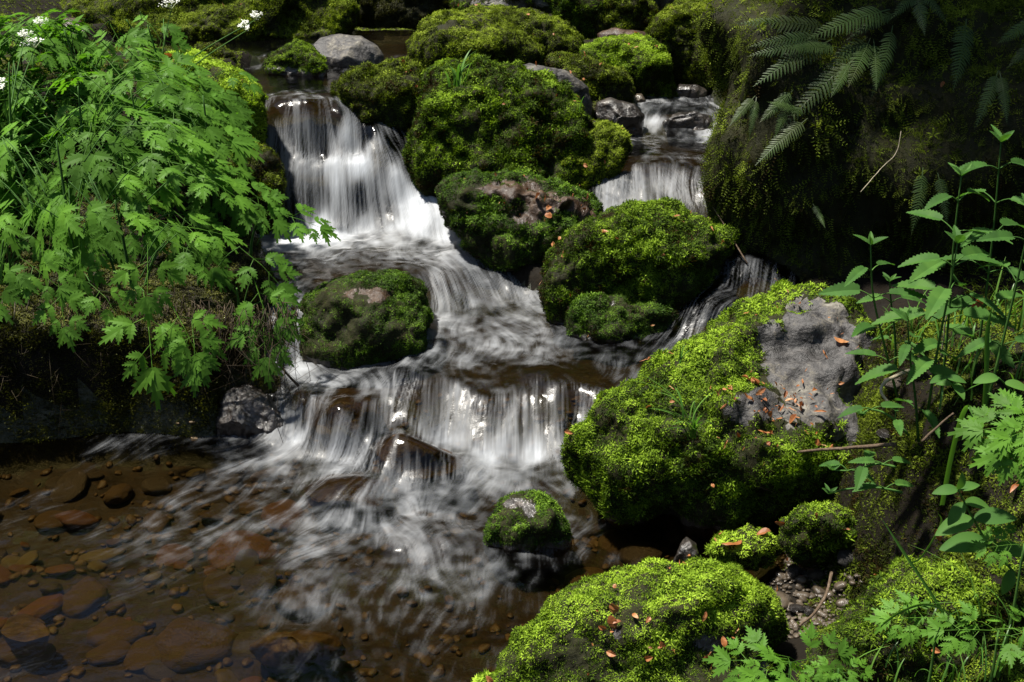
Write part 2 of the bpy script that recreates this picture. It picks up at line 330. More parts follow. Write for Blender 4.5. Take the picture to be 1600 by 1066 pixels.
BC = np.array([(-3.2,3.6,.5),(-2.4,3.62,.46),(-1.7,3.6,.44),(-1.2,3.6,.42),(-.85,3.66,.38),(-1.3,4.0,.5),(-2.2,4.0,.6),(-1.15,4.4,.6),(-1.15,4.8,.78),(-1.3,5.3,.84),(-2.2,5.2,.9),(-2.5,6.5,.9),(-1.5,7.9,.80),(-.8,8.1,.78),(0,8.3,.80),(1.5,8.0,1.0),(-2.6,8.2,.9),(-.5,9.0,.95),(-1.8,9.0,1.0),(1,9,1.2),
  (-2.6,2.0,.12),(-2.6,2.8,.1),(-2.8,1.0,.1),
  (-.2,5.6,.75),(.1,5.1,.62),(-.1,6.3,.85),(.3,6.2,.82),(.35,5.4,.65),(.2,4.8,.5),(.25,4.4,.3),(.4,4.2,.28),(.5,4.0,.24),(.6,3.75,.16),(0.9,6.8,.9),
  (.72,2.9,.0),(.95,3.2,.1),(.85,3.5,.12),(.72,2.47,.05),(.66,2.6,.02),(.80,2.45,.06),(.84,2.6,.07),(.70,2.3,.04),(.85,2.75,.06),(.72,2.75,.01),(.85,2.33,.10),(.62,2.2,.02),(.5,2.0,-.02),(.3,1.6,0),(.78,2.2,.1),
  (.95,2.35,.56),(1.0,2.65,.60),(1.06,2.08,.46),(.92,1.85,.24),(1.3,2.4,.66),(1.3,2.9,.62),(1.05,3.0,.52),(1.2,3.3,.45),(1.9,2.8,.62),(1.8,2.0,.62),(.8,1.5,.15),(1.4,1.3,.4),(1.25,1.7,.4),(2.5,3.2,.7),
  (1.1,3.9,.35),(1.2,4.6,.5),(1.5,4.2,.4),(1.2,5.4,.7),(2.2,4.2,.5),(2.2,5.6,.8),(1.5,6.5,1.0),(1.7,3.5,.35),(1.25,3.6,.25),(0,0.2,.1),(1.5,0,.5),(-2.5,0,.4)])
_D2 = np.linalg.norm(BC[:, None, :2] - BC[None, :, :2], axis=2)
_bc = np.linalg.solve(np.block([[-(_D2 + 0.01 * np.eye(len(BC))), np.ones((len(BC), 1))], [np.ones((1, len(BC))), np.zeros((1, 1))]]), np.append(BC[:, 2], 0))
def ground_z(xy):
    out = np.empty(len(xy))
    for i in range(0, len(xy), 60000):
        q = xy[i:i + 60000]; d = np.linalg.norm(q[:, None] - BC[None, :, :2], axis=2)
        out[i:i + 60000] = -(d @ _bc[:-1]) + _bc[-1]
    p3 = np.column_stack([xy, np.zeros(len(xy))])
    near = (np.abs(xy[:, 0]) < 3.4) & (xy[:, 1] < 9) & (xy[:, 1] > -1)
    bank = np.where(near, out, np.clip(out, 0, 1.4)) + 0.03 * fbm(p3 * 3.5, 4, 5) + 0.012 * fbm(p3 * 14, 3, 9)
    sd = channel_sd(xy) + 0.05 * fbm(p3 * 4, 3, 3)
    wz = water_z(xy)
    bed = wz - 0.085 + 0.02 * fbm(p3 * 7, 3, 21) - 0.05 * smooth(-.2, -.5, sd) * (wz < .03)
    k = smooth(-0.05, 0.09, sd)
    z = bed * (1 - k) + np.maximum(bank, wz - 0.25) * k
    ax = np.maximum(np.abs(xy[:, 0]) - 2.6, 0)
    hill = 0.62 * ax ** 1.08 + 1.15 * np.maximum(xy[:, 1] - 9.1, 0) ** 1.05 + 0.12 * np.maximum(-xy[:, 1] - 1, 0)
    hill = 13 * np.tanh(hill / 13) * (1 + .15 * fbm(p3 * 0.35, 3, 33))
    return z + hill + 0.25 * smooth(0, 2, hill) * fbm(p3 * .8, 3, 40)

def grid(xs, ys):
    X, Y = np.meshgrid(xs, ys); n, m = len(xs), len(ys)
    i = (np.arange(m - 1)[:, None] * n + np.arange(n - 1)[None]).ravel()
    return np.column_stack([X.ravel(), Y.ravel()]), np.column_stack([i, i + 1, i + 1 + n, i + n])
def axis(*segs):
    out = [segs[0][0]]
    for a, b, d in segs: out += list(np.linspace(a, b, max(2, int(round((b - a) / d)) + 1))[1:])
    return np.array(out)
gx = axis((-60, -12, 4.0), (-12, -3.4, .4), (-3.4, -2.7, .06), (-2.7, 1.9, .022), (1.9, 3.4, .06), (3.4, 12, .4), (12, 60, 4.0))
gy = axis((-60, -10, 4.0), (-10, 0.6, .35), (.6, 1.4, .06), (1.4, 5.6, .022), (5.6, 8.6, .04), (8.6, 16, .3), (16, 70, 4.0))
GXY, GF = grid(gx, gy)
GZ = ground_z(GXY)
gsd = channel_sd(GXY)
gs = (np.ptp(GZ[GF], axis=1) > .011).astype(int)
gm = mesh_from('ground', np.column_stack([GXY, GZ]), GF, mats=[M['soil'], M['bed'], M['fall_rock']], midx=(gsd[GF].mean(1) < 0.03) * (1 + gs))
tag(obj('ground', gm), kind='structure')

# ------------------------------------------------------------------ water sheet with its foam, drawn out along the flow
wx = axis((-3.2, -1.75, .03), (-1.75, 1.15, .0045), (1.15, 1.3, .03))
wy = axis((.2, 1.9, .05), (1.9, 5.35, .0045), (5.35, 8.6, .022))
WXY, WF = grid(wx, wy)
nx, ny = len(wx), len(wy)
hz = np.maximum(np.gradient(wx)[None, :] + 0 * np.gradient(wy)[:, None], 1e-6); hy = np.gradient(wy)[:, None] + 0 * hz
WZ = water_z(WXY).reshape(ny, nx)
def blur(a, k):
    for ax in (0, 1):
        for _ in range(2):
            p = np.pad(a, [(k, k) if i == ax else (0, 0) for i in range(2)], mode='edge')
            c = np.cumsum(np.insert(p, 0, 0, axis=ax), axis=ax)
            a = (np.take(c, range(2 * k + 1, c.shape[ax]), axis=ax) - np.take(c, range(0, c.shape[ax] - 2 * k - 1), axis=ax)) / (2 * k + 1)
    return a
WZ = blur(WZ, 4)
wsd = channel_sd(WXY).reshape(ny, nx)
WZ = WZ - .12 * smooth(.06, .16, wsd)
ff = idw(WXY, np.column_stack([WFOAM, WFLOW]))
foam = ff[:, 0].reshape(ny, nx) * smooth(.12, -.02, wsd)
hm = hump(WXY, .95)
foam = foam * (1 - .72 * np.clip(sum(hm[k] / HUMP[k][1] for k in (0, 1, 2, 4)) + .55 * hm[7] / HUMP[7][1] + .35 * hm[8] / HUMP[8][1], 0, 1)).reshape(ny, nx)
W3 = np.column_stack([WXY, np.zeros(len(WXY))])
curl = fbm(W3 * 5.5, 3, 51).reshape(ny, nx); curl2 = fbm(W3 * 17, 2, 57).reshape(ny, nx)
U = ff[:, 1].reshape(ny, nx); Vv = ff[:, 2].reshape(ny, nx)
slope = np.hypot(np.gradient(WZ, axis=0) / hy, np.gradient(WZ, axis=1) / hz)
calm = 1 - smooth(0.1, 0.5, blur(slope, 4))
swirl = (0.10 + 0.55 * calm) * curl + (0.05 + 0.20 * calm) * curl2
ca, sa = np.cos(swirl * 1.5), np.sin(swirl * 1.5)
U, Vv = U * ca - Vv * sa, U * sa + Vv * ca
nn = np.hypot(U, Vv) + 1e-6; U /= nn; Vv /= nn
def lic(tex, length, step=0.0045):
    jj0, ii0 = np.meshgrid(np.arange(nx, dtype=np.float32), np.arange(ny, dtype=np.float32))
    acc = tex.copy(); cnt = 1.0
    n = int(length / step)
    for sg in (1, -1):
        jj, ii = jj0.copy(), ii0.copy()
        for k in range(n):
            a = np.clip(ii + .5, 0, ny - 1).astype(np.int32); b = np.clip(jj + .5, 0, nx - 1).astype(np.int32)
            jj = jj + sg * step * U[a, b] / hz[a, b]; ii = ii + sg * step * Vv[a, b] / hy[a, b]
            a = np.clip(ii + .5, 0, ny - 1).astype(np.int32); b = np.clip(jj + .5, 0, nx - 1).astype(np.int32)
            w = 0.5 + 0.5 * math.cos(math.pi * k / n)
            acc = acc + w * tex[a, b]
            if sg == 1: cnt += 2 * w
    acc = acc / cnt
    return (acc - acc.mean()) / acc.std()
wr = np.random.default_rng(3)
t1 = lic(blur(wr.standard_normal((ny, nx)), 1) * 2.2, 0.11)
t2 = lic(blur(wr.standard_normal((ny, nx)), 2) * 4, 0.18)
t3 = lic(wr.standard_normal((ny, nx)), 0.07)
patch = lic(blur(fbm(W3 * 11, 3, 71).reshape(ny, nx), 1), .05)
patch2 = fbm(W3 * 5.0, 3, 73).reshape(ny, nx)
t4 = lic(blur(wr.standard_normal((ny, nx)), 1) * 2.2, 0.045)
t5 = lic(blur(wr.standard_normal((ny, nx)), 8) * 14, 0.10)
streak = (1 - calm) * (0.36 * t1 + 0.30 * t2 + 0.46 * t3) + calm * (.42 * t4 + .46 * t3 + .10 * t1 + .22 * t5)
dens = foam * (0.66 - .12 * calm) + 0.38 * smooth(.55, 1, foam) + (0.04 + 0.27 * np.sqrt(np.clip(foam, 0, 1)) * (1 - 0.5 * foam)) * (1 - .5 * calm) * streak * smooth(0.0, .12, foam) - 0.08
dens = dens * np.clip(.80 + (.10 + .22 * calm) * patch + .5 * patch2 * calm, .12, 1.4)
turb = fbm(W3 * 34, 3, 77).reshape(ny, nx)
dens = np.clip(dens + .16 * turb * calm * smooth(.05, .3, foam), 0, 1)
dens = dens * (1 - .45 * calm) + .45 * calm * blur(dens, 2)
ripple = (0.0055 * fbm(W3 * 16, 3, 81) + 0.008 * fbm(W3 * 5, 2, 85)).reshape(ny, nx) * (0.35 + np.clip(foam * 2, 0, 1))
WZ2 = WZ + ripple + (0.0022 * blur(t2, 2) * calm + .0006 * t1) * smooth(.03, .4, foam)
wg = np.interp(WXY[:, 0], gx, np.arange(len(gx))), np.interp(WXY[:, 1], gy, np.arange(len(gy)))
gj, gi = np.round(wg[0]).astype(int), np.round(wg[1]).astype(int)
under = GZ.reshape(len(gy), len(gx))[gi, gj] > WZ2.ravel() + 0.03
keep = ~under[WF].all(1) & (wsd.ravel()[WF].max(1) < .16)
WFk = WF[keep]
used = np.unique(WFk); remap = np.zeros(len(WXY), int); remap[used] = np.arange(len(used))
m, t, out = new_mat('stream_water')
at = N(t, 'Attribute', attribute_name='foam')
tc = N(t, 'TexCoord')
bn = N(t, 'TexNoise', Scale=38.0, Detail=4.0, Roughness=0.55); L(t, tc.outputs['Object'], bn.inputs['Vector'])
bp = N(t, 'Bump', Strength=0.18, Distance=0.01); L(t, bn.outputs[0], bp.inputs['Height'])
tr = N(t, 'BsdfTransparent'); tr.inputs[0].default_value = (.42, .36, .23, 1)
gl = N(t, 'BsdfGlossy'); rm = N(t, 'MapRange'); rm.inputs[2].default_value = .3; rm.inputs[3].default_value = .10; rm.inputs[4].default_value = .6; L(t, at.outputs['Fac'], rm.inputs[0]); L(t, rm.outputs[0], gl.inputs['Roughness']); L(t, bp.outputs[0], gl.inputs['Normal'])
fr = N(t, 'Fresnel', IOR=1.33); L(t, bp.outputs[0], fr.inputs['Normal'])
mx = N(t, 'MixShader'); L(t, fr.outputs[0], mx.inputs[0]); L(t, tr.outputs[0], mx.inputs[1]); L(t, gl.outputs[0], mx.inputs[2])
df = N(t, 'BsdfPrincipled', Roughness=0.6); df.inputs['Base Color'].default_value = (.64, .67, .71, 1); df.inputs['Specular IOR Level'].default_value = .15
tl = N(t, 'BsdfTranslucent'); tl.inputs[0].default_value = (.64, .67, .71, 1)
m3 = N(t, 'MixShader'); m3.inputs[0].default_value = .3; L(t, df.outputs[0], m3.inputs[1]); L(t, tl.outputs[0], m3.inputs[2])
mr = N(t, 'MapRange'); mr.inputs[1].default_value = 0.0; mr.inputs[2].default_value = 1.0; mr.inputs[4].default_value = 0.9
pw = N(t, 'Math', operation='POWER'); pw.inputs[1].default_value = 1.15; L(t, at.outputs['Fac'], pw.inputs[0]); L(t, pw.outputs[0], mr.inputs[0])
m2 = N(t, 'MixShader'); L(t, mr.outputs[0], m2.inputs[0]); L(t, mx.outputs[0], m2.inputs[1]); L(t, m3.outputs[0], m2.inputs[2])
L(t, m2.outputs[0], out.inputs[0])
M['water'] = m
wm = mesh_from('stream_water', np.column_stack([WXY, WZ2.ravel()])[used], remap[WFk], M['water'], {'foam': dens.ravel()[used]})
tag(obj('stream_water', wm), kind='structure')
def zwater(x, y): return float(water_z(np.array([[x, y]]))[0])

# ------------------------------------------------------------------ moss
def leaf_sprig(nl, seed, droop):
    """a moss shoot of nl narrow leaves, about one unit tall, growing along +Z"""
    r = np.random.default_rng(seed); V, F = [], []
    for k in range(nl):
        a = k * 2.4 + r.uniform(-.4, .4); h = 0.05 + 0.32 * k / nl
        d = np.array([math.cos(a), math.sin(a), 0]); s = np.array([-d[1], d[0], 0])
        ln = r.uniform(.7, 1.0) * (1 - .25 * k / nl); w = .085
        e = r.uniform(.15, .6)
        b = np.array([0, 0, h]); tip = b + d * ln * math.cos(e) + np.array([0, 0, ln * math.sin(e) - droop * ln])
        mid = b + (tip - b) * .5 + np.array([0, 0, .09])
        i = len(V); V += [b, mid + s * w, tip, mid - s * w]; F += [(i, i + 1, i + 3), (i + 1, i + 2, i + 3)]
    return np.array(V), np.array(F)
SPRIGS = [leaf_sprig(6, 11 + k, (.1, .25, .0, .35)[k]) for k in range(4)]
def feather(nl, seed):
    r = np.random.default_rng(seed); V, F = [], []
    s = np.linspace(0, 1, nl); path = np.column_stack([.25 * s ** 2, .1 * np.sin(3 * s + seed), 1.5 * s])
    for k in range(nl):
        for sg in (1, -1):
            ln = (.42 * (1 - .75 * s[k]) + .06) * r.uniform(.8, 1.2); b = path[k]; tip = b + np.array([.1, sg * ln, .32 * ln + .05]); mid = (b + tip) / 2 + [.05, 0, .03]
            i = len(V); V += [b, mid + [0, 0, .06], tip, mid - [0, 0, .06]]; F += [(i, i + 1, i + 3), (i + 1, i + 2, i + 3)]
    return np.array(V), np.array(F)
FEATHERS = [feather(6, k) for k in range(3)]
def scatter(P, Nn, size, tint, templates, lay=None, seed=0):
    """copies of the templates at P, growing along Nn, one mesh"""
    r = np.random.default_rng(seed); Vs, Fs, Ts, o = [], [], [], 0
    which = r.integers(0, len(templates), len(P))
    for k, (TV, TF) in enumerate(templates):
        s = np.nonzero(which == k)[0]
        if not len(s): continue
        n = Nn[s]; h = r.standard_normal((len(s), 3)) if lay is None else lay[s]
        a = h - n * (h * n).sum(1, keepdims=True); a /= np.linalg.norm(a, axis=1, keepdims=True) + 1e-9
        b = np.cross(n, a)
        V = P[s][:, None] + size[s][:, None, None] * (TV[None, :, :1] * a[:, None] + TV[None, :, 1:2] * b[:, None] + TV[None, :, 2:] * n[:, None])
        F = TF[None] + (o + np.arange(len(s)) * len(TV))[:, None, None]
        Vs.append(V.reshape(-1, 3)); Fs.append(F.reshape(-1, TF.shape[1])); Ts.append(np.repeat(tint[s], len(TV))); o += len(s) * len(TV)
    return np.vstack(Vs), np.vstack(Fs), np.concatenate(Ts)
def sample(V, F, w, n, seed):
    r = np.random.default_rng(seed)
    c = np.cumsum(w); 
    idx = np.searchsorted(c, r.uniform(0, c[-1], n)); idx = np.minimum(idx, len(F) - 1)
    u, v = r.uniform(0, 1, n), r.uniform(0, 1, n); f = u + v > 1; u[f], v[f] = 1 - u[f], 1 - v[f]
    A, B, C = V[F[idx, 0]], V[F[idx, 1]], V[F[idx, 2]]
    return A + u[:, None] * (B - A) + v[:, None] * (C - A), idx
N_SPRIGS = 0
MASK = {}
def grow_moss(V, F, VN, name, parent, mat, size=.016, forms=None, density=9000, bare=(), zmin=-9, seed=0, nzmin=-.6, patch=0.0, hang=.5, yellow=0.0, kind=None, limit=60000):
    """moss shoots over a surface; density in shoots per square metre"""
    global N_SPRIGS
    e1, e2 = V[F[:, 1]] - V[F[:, 0]], V[F[:, 2]] - V[F[:, 0]]
    cr = np.cross(e1, e2); ar = np.linalg.norm(cr, axis=1) / 2; fn = cr / (2 * ar[:, None] + 1e-12); c = V[F].mean(1)
    w = ar * smooth(nzmin - .15, nzmin + .15, fn[:, 2]) * (c[:, 2] > zmin + .008 + 0.03 * fbm(c * 18, 3, seed))
    view = CAM - c; view /= np.linalg.norm(view, axis=1, keepdims=True)
    fac = (fn * view).sum(1); w = w * np.where(fac < -.35, .35, 1)
    if patch: w = w * smooth(-.1, .12, fbm(c * 7, 4, seed + 3) + .35 - patch)
    px, py = project(c)
    jx = 34 * fbm(c * 14, 4, seed + 8); jy = 34 * fbm(c * 14, 4, seed + 9)
    for bx, by, rx, ry in bare:
        jj = min(1, .5 * min(rx, 2 * ry) / 34); d = np.hypot((px + jx * jj - bx) / rx, (py + jy * jj - by) / ry); w = w * np.where(fac > -.1, np.maximum(smooth(.75, 1.2, d), .7 * smooth(.28, .5, fbm(c * 17, 3, seed + 12)) * smooth(.2, .7, d)), 1)
    MASK['w'] = w / (ar + 1e-12)
    n = int(min(limit, w.sum() * density * 1.35))
    if n < 10: return
    N_SPRIGS += n
    P, idx = sample(V, F, w, n, seed + 1)
    r = np.random.default_rng(seed + 2)
    vn = VN[F[idx]].mean(1)
    down = np.array([0, 0, -1.0])
    ax = vn * .75 + down * (hang * (1 - np.clip(vn[:, 2:], 0, 1))) + r.standard_normal((n, 3)) * .42
    ax /= np.linalg.norm(ax, axis=1, keepdims=True)
    sz = 1.0 * size * r.uniform(.55, 1.45, n) * (1 + .7 * fbm(P * 11, 2, seed + 5))
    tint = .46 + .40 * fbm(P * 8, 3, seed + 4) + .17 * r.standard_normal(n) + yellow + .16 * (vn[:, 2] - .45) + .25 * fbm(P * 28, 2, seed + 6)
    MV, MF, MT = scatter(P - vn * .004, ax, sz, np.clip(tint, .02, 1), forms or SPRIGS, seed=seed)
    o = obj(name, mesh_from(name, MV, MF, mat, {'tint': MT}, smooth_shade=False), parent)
    if kind: o['kind'] = kind
    return o

# ------------------------------------------------------------------ boulders
import bmesh
def ico(sub):
    b = bmesh.new(); bmesh.ops.create_icosphere(b, subdivisions=sub, radius=1)
    V = np.array([v.co[:] for v in b.verts]); F = np.array([[v.index for v in f.verts] for f in b.faces]); b.free()
    return V, F
ICO = {s: ico(s) for s in (3, 4, 5, 6)}
SURF = {}       # boulder name -> (V, F, VN) for things that lie on it
LITTER = []     # (points, normals, label, group)
def outline_radius(pts):
    P = np.array(pts, float); Q = np.roll(P, -1, 0)
    A = (P[:, 0] * Q[:, 1] - Q[:, 0] * P[:, 1]); a = A.sum() / 2
    c = np.array([((P[:, 0] + Q[:, 0]) * A).sum(), ((P[:, 1] + Q[:, 1]) * A).sum()]) / (6 * a)
    th = np.linspace(0, 2 * math.pi, 360, endpoint=False); R = np.zeros(360)
    D = np.column_stack([np.cos(th), -np.sin(th)])
    for p, q in zip(P, Q):
        e = q - p; den = D[:, 0] * e[1] - D[:, 1] * e[0]
        with np.errstate(all='ignore'):
            t = ((p[0] - c[0]) * e[1] - (p[1] - c[1]) * e[0]) / den; s = ((p[0] - c[0]) * D[:, 1] - (p[1] - c[1]) * D[:, 0]) / den
        ok = (t > 0) & (s >= -1e-6) & (s <= 1 + 1e-6); R = np.where(ok, np.maximum(R, t), R)
    k = np.hanning(15); k /= k.sum()
    R = np.convolve(np.r_[R[-7:], R, R[:7]], k, 'valid')
    return c, R
def boulder(name, pts, Y, df, db=None, lean=.35, n=2.7, rough=.075, freq=3.0, sub=5, seed=0, ridge=0.0, flat=None, grow=1.0, lumps=0.0, foot=.35, facets=8):
    """a rock with the outline it shows, its own distance Y, and real depth df in front of and db behind that outline"""
    c, R = outline_radius(pts); db = db or df * 1.1
    V, F = ICO[sub]
    a, b, cc = V[:, 0], V[:, 1], V[:, 2]
    rho = np.hypot(a, b); th = np.arctan2(b, a)
    rs = np.clip(rho, 0, 1) ** (2.0 / n); cs = np.sign(cc) * np.abs(cc) ** (2.0 / n)
    Rt = np.interp(np.mod(th, 2 * math.pi), np.linspace(0, 2 * math.pi, 361), np.r_[R, R[0]]) * grow
    dx, dy = Rt * rs * np.cos(th), -Rt * rs * np.sin(th)
    t0 = Y / float(pdir(c[0], c[1])[1])
    hgt = -dy / (R.max() + 1e-6)
    span = R.mean() * t0 / FPX
    df = df * (.25 + .75 * smooth(-.9, .1, hgt))
    tt = t0 + np.where(cs > 0, db, df) * cs + lean * span * (np.clip(hgt + .3, 0, 2) ** 2 - .2)
    P = at_t(c[0] + dx, c[1] + dy, tt)
    rr_ = np.random.default_rng(seed + 900); ctr = P.mean(0)
    for k in range(facets):
        nv = rr_.normal(0, 1, 3); nv[1] = -abs(nv[1]) - .25; nv[2] += .25; nv /= np.linalg.norm(nv)
        h = (P - ctr) @ nv; hm_ = h.max() * rr_.uniform(.66, .84)
        P = P - nv * (np.maximum(h - hm_, 0) * .9 * (1 - np.clip(rho, 0, 1) ** 4))[:, None]
    vn = vnormals(P, F); ctr = P.mean(0)
    if (vn * (P - ctr)).sum() < 0: F = F[:, ::-1]; vn = -vn
    q = P / span
    d = fbm(q * freq * .5 + seed * 3.7, 5, seed) * 1.0
    if ridge: d = d - ridge * np.abs(fbm(q * freq * .8 + 9 + seed, 4, seed + 7))
    d = d + lumps * fbm(q * 4.5 + 31 + seed, 3, seed + 11)
    P = P + vn * (d * rough * span * 1.9 + (.013 * min(1.5, span / .3) * (np.abs(noise(P * 13 / min(1.6, max(.8, span / .25)) + seed)) ** .8 - .35) + .008 * noise(P * 34 + seed)) * (lumps > .5) + .0045 * fbm(P * 26 + seed, 4, seed + 21) - .007 * smooth(.10, .0, np.abs(noise(P * 7 + 3 * seed) + .3 * noise(P * 21))) - .004 * np.clip(-fbm(P * 13 + seed, 3, seed + 23) - .15, 0, 1))[:, None]
    P[:, 2] -= foot * span * smooth(.25, -.7, vn[:, 2]) * smooth(.0, -.5, hgt)
    if flat is not None:                     # (px, py, tilt towards us, softness): worn flat above this plane
        fx, fy, tilt, k = flat
        p0 = at_t(np.float64(fx), np.float64(fy), t0 + 0.0); nrm = np.array([0, -math.sin(tilt), math.cos(tilt)])
        h = (P - p0) @ nrm; P = P - nrm * np.where(h > 0, h * (1 - k), 0)[:, None]
    vn = vnormals(P, F)
    return P, F, vn
def rock_thing(name, label, cat, mat, pts, Y, df, moss=None, sink=None, moss_mat='moss_bright', group=None, seed=0, litter=0, **kw):
    if moss is not None: kw.setdefault('lumps', 1.0)
    V, F, VN = boulder(name, pts, Y, df, seed=seed, **kw)
    if sink: V[:, 2] = np.minimum(V[:, 2], water_z(V[:, :2]) - sink + .004 * noise(V * 12)); VN = vnormals(V, F)
    base = np.array([V[:, 0].mean(), V[:, 1].mean(), V[:, 2].min()])
    o = obj(name, mesh_from(name, V - base, F, M[mat]), loc=base)
    tag(o, label, cat, group)
    if moss is not None:
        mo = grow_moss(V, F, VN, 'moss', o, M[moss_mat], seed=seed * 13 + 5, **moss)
        if mo: mo.matrix_parent_inverse = Matrix.Translation(-Vector(base))
        if mat != 'moss_soil':
            o.data.materials.append(M['moss_soil']); o.data.materials.append(M['rock_wet'])
            fz = V[F].mean(1)[:, 2]; o.data.polygons.foreach_set('material_index', np.where(fz < moss.get('zmin', -9) + .025, 2, MASK['w'] > .12).astype(np.int32))
    SURF[o.name] = (V, F, VN)
    if litter: LITTER.append((V, F, VN, litter, label, moss.get('bare', ()) if moss else (), seed))
    return o
B = 'boulders in and beside the stream'
def poly(x0, y0, x1, y1, n=12, sq=2.4):
    th = np.linspace(0, 2 * math.pi, n, endpoint=False); c, s = np.cos(th), np.sin(th)
    return [((x0 + x1) / 2 + (x1 - x0) / 2 * np.sign(a) * abs(a) ** (2 / sq), (y0 + y1) / 2 - (y1 - y0) / 2 * np.sign(b) * abs(b) ** (2 / sq)) for a, b in zip(c, s)]

rock_thing('mossy_boulder', 'large boulder sloping from the pool, bare grey face on top, moss and brown scales below', 'boulder', 'rock_grey',
  [(878,712),(900,675),(940,622),(1000,580),(1060,550),(1120,510),(1170,480),(1230,463),(1275,462),(1315,472),(1355,505),(1380,560),(1390,640),(1385,730),(1345,790),(1280,825),(1200,845),(1130,845),(1080,815),(1000,775),(930,745)],
  3.0, .30, moss=dict(size=.015, density=26000, zmin=.012, bare=[(1270,565,98,110),(1340,610,55,95),(1190,640,75,40),(1290,490,40,25)], patch=.0), moss_mat='moss_bright', seed=3, sub=6, lean=.5, rough=.075, litter=125, n=2.4)
rock_thing('mossy_boulder', 'low mossy boulder jutting into the pool from the bottom edge of the photo', 'boulder', 'rock_grey',
  [(735,1090),(790,1030),(825,980),(850,945),(880,920),(930,908),(975,905),(1000,888),(1040,878),(1100,875),(1150,885),(1192,914),(1222,948),(1228,985),(1205,1010),(1205,1060),(1200,1130),(1000,1180),(800,1150)],
  2.12, .22, moss=dict(size=.013, density=34000, zmin=.01, bare=[(1110,1000,40,12),(965,990,10,18),(1185,1055,20,34)]), seed=4, sub=6, lean=.55, rough=.06, litter=40, n=2.4)
rock_thing('mossy_boulder', 'small round mossy stone standing alone in the foaming pool', 'boulder', 'rock_wet', [(752,850),(763,812),(785,786),(815,770),(845,774),(870,794),(888,825),(893,848),(860,870),(800,872)],
  2.73, .10, moss=dict(size=.012, density=36000, zmin=.0, nzmin=-1.3, bare=[(800,788,14,7)], patch=-.1), moss_mat='moss_deep', seed=5, lean=.5, sub=5)
rock_thing('mossy_boulder', 'cushion shaped mossy boulder with wet brown hollow on top, right of the little spout', 'boulder', 'rock_brown',
  [(465,505),(470,472),(500,450),(550,434),(600,425),(640,428),(662,455),(673,500),(673,545),(645,580),(612,600),(560,594),(500,575),(470,555)],
  3.78, .17, moss=dict(size=.012, density=42000, zmin=.135, yellow=.05, bare=[(575,462,42,12)]), moss_mat='moss_deep', seed=6, lean=.55, n=2.7, sub=6, facets=2, lumps=.55)
rock_thing('mossy_boulder', 'bright dome of moss with orange scales, standing between the two branches of the stream', 'boulder', 'rock_wet',
  [(848,462),(856,425),(885,380),(930,345),(985,328),(1040,320),(1090,334),(1130,358),(1152,382),(1132,405),(1112,445),(1090,480),(1020,500),(940,492),(880,497)],
  4.06, .24, moss=dict(size=.018, density=20000, zmin=.17, yellow=.04), moss_mat='moss_bright', seed=7, lean=.6, sub=6, rough=.07, litter=24)
rock_thing('mossy_boulder', 'low ledge of moss at the foot of the bright dome boulder, just above the water', 'boulder', 'rock_wet',
  [(886,505),(898,472),(940,460),(1000,473),(1050,485),(1078,510),(1068,545),(1000,556),(930,553),(893,535)],
  3.86, .12, moss=dict(size=.015, density=28000, zmin=.165, bare=[(955,474,10,4)]), moss_mat='moss_deep', seed=8, lean=.4, litter=5)
rock_thing('mossy_boulder', 'boulder with flat bare reddish brown top and shaggy moss sides, right of the waterfall', 'boulder', 'rock_brown',
  [(688,297),(708,278),(760,272),(830,279),(900,297),(940,322),(932,348),(893,385),(862,425),(830,450),(790,445),(750,405),(710,352),(690,318)],
  4.48, .24, moss=dict(size=.017, density=20000, zmin=.18, bare=[(800,298,75,18),(860,318,55,22),(905,328,30,18),(830,335,40,14)], hang=.8), moss_mat='moss_deep', seed=9, lean=.75, n=2.8, sub=6, litter=20)
rock_thing('mossy_boulder', 'tallest central boulder, bright moss cap with grass tuft above a dark hanging moss front', 'boulder', 'moss_soil',
  [(645,240),(652,165),(666,122),(690,98),(730,98),(790,107),(850,120),(890,145),(906,170),(917,215),(910,265),(885,300),(800,300),(700,290),(658,265)],
  4.95, .26, moss=dict(size=.022, density=17000, hang=.9, yellow=.05), moss_mat='moss_bright', seed=10, lean=.75, n=2.9, sub=6, litter=8)
rock_thing('mossy_boulder', 'small mossy lump with reddish scales leaning on the flank of the tallest central boulder', 'boulder', 'moss_soil',
  [(893,208),(930,192),(965,199),(982,215),(977,242),(955,280),(920,312),(885,315),(876,255)], 4.86, .16, moss=dict(size=.018, density=18000, hang=.8), moss_mat='moss_olive', seed=11, lean=.5, litter=8)
rock_thing('mossy_boulder', 'dark green mossy boulder with a fringed front beside the crest of the main waterfall', 'boulder', 'moss_soil',
  [(528,140),(545,118),(580,103),(625,99),(655,110),(668,150),(668,225),(645,250),(600,225),(560,190),(533,168)], 5.2, .20, moss=dict(size=.019, density=18000, hang=.9), moss_mat='moss_olive', seed=12, lean=.6, n=2.8, litter=6)
rock_thing('bare_boulder', 'smooth bare grey boulder resting in the brown upper pool', 'boulder', 'rock_grey',
  [(484,74),(500,60),(530,53),(565,57),(590,72),(601,90),(595,108),(540,112),(500,105)], 6.2, .16, seed=13, lean=.4, rough=.03)
rock_thing('mossy_boulder', 'little mossy stone touching the smooth grey boulder in the upper pool', 'boulder', 'rock_wet',
  [(413,105),(425,85),(450,70),(475,67),(495,85),(512,108),(500,125),(420,125)], 5.85, .12, moss=dict(size=.016, density=20000, zmin=.812, patch=.15), moss_mat='moss_bright', seed=14, lean=.5)
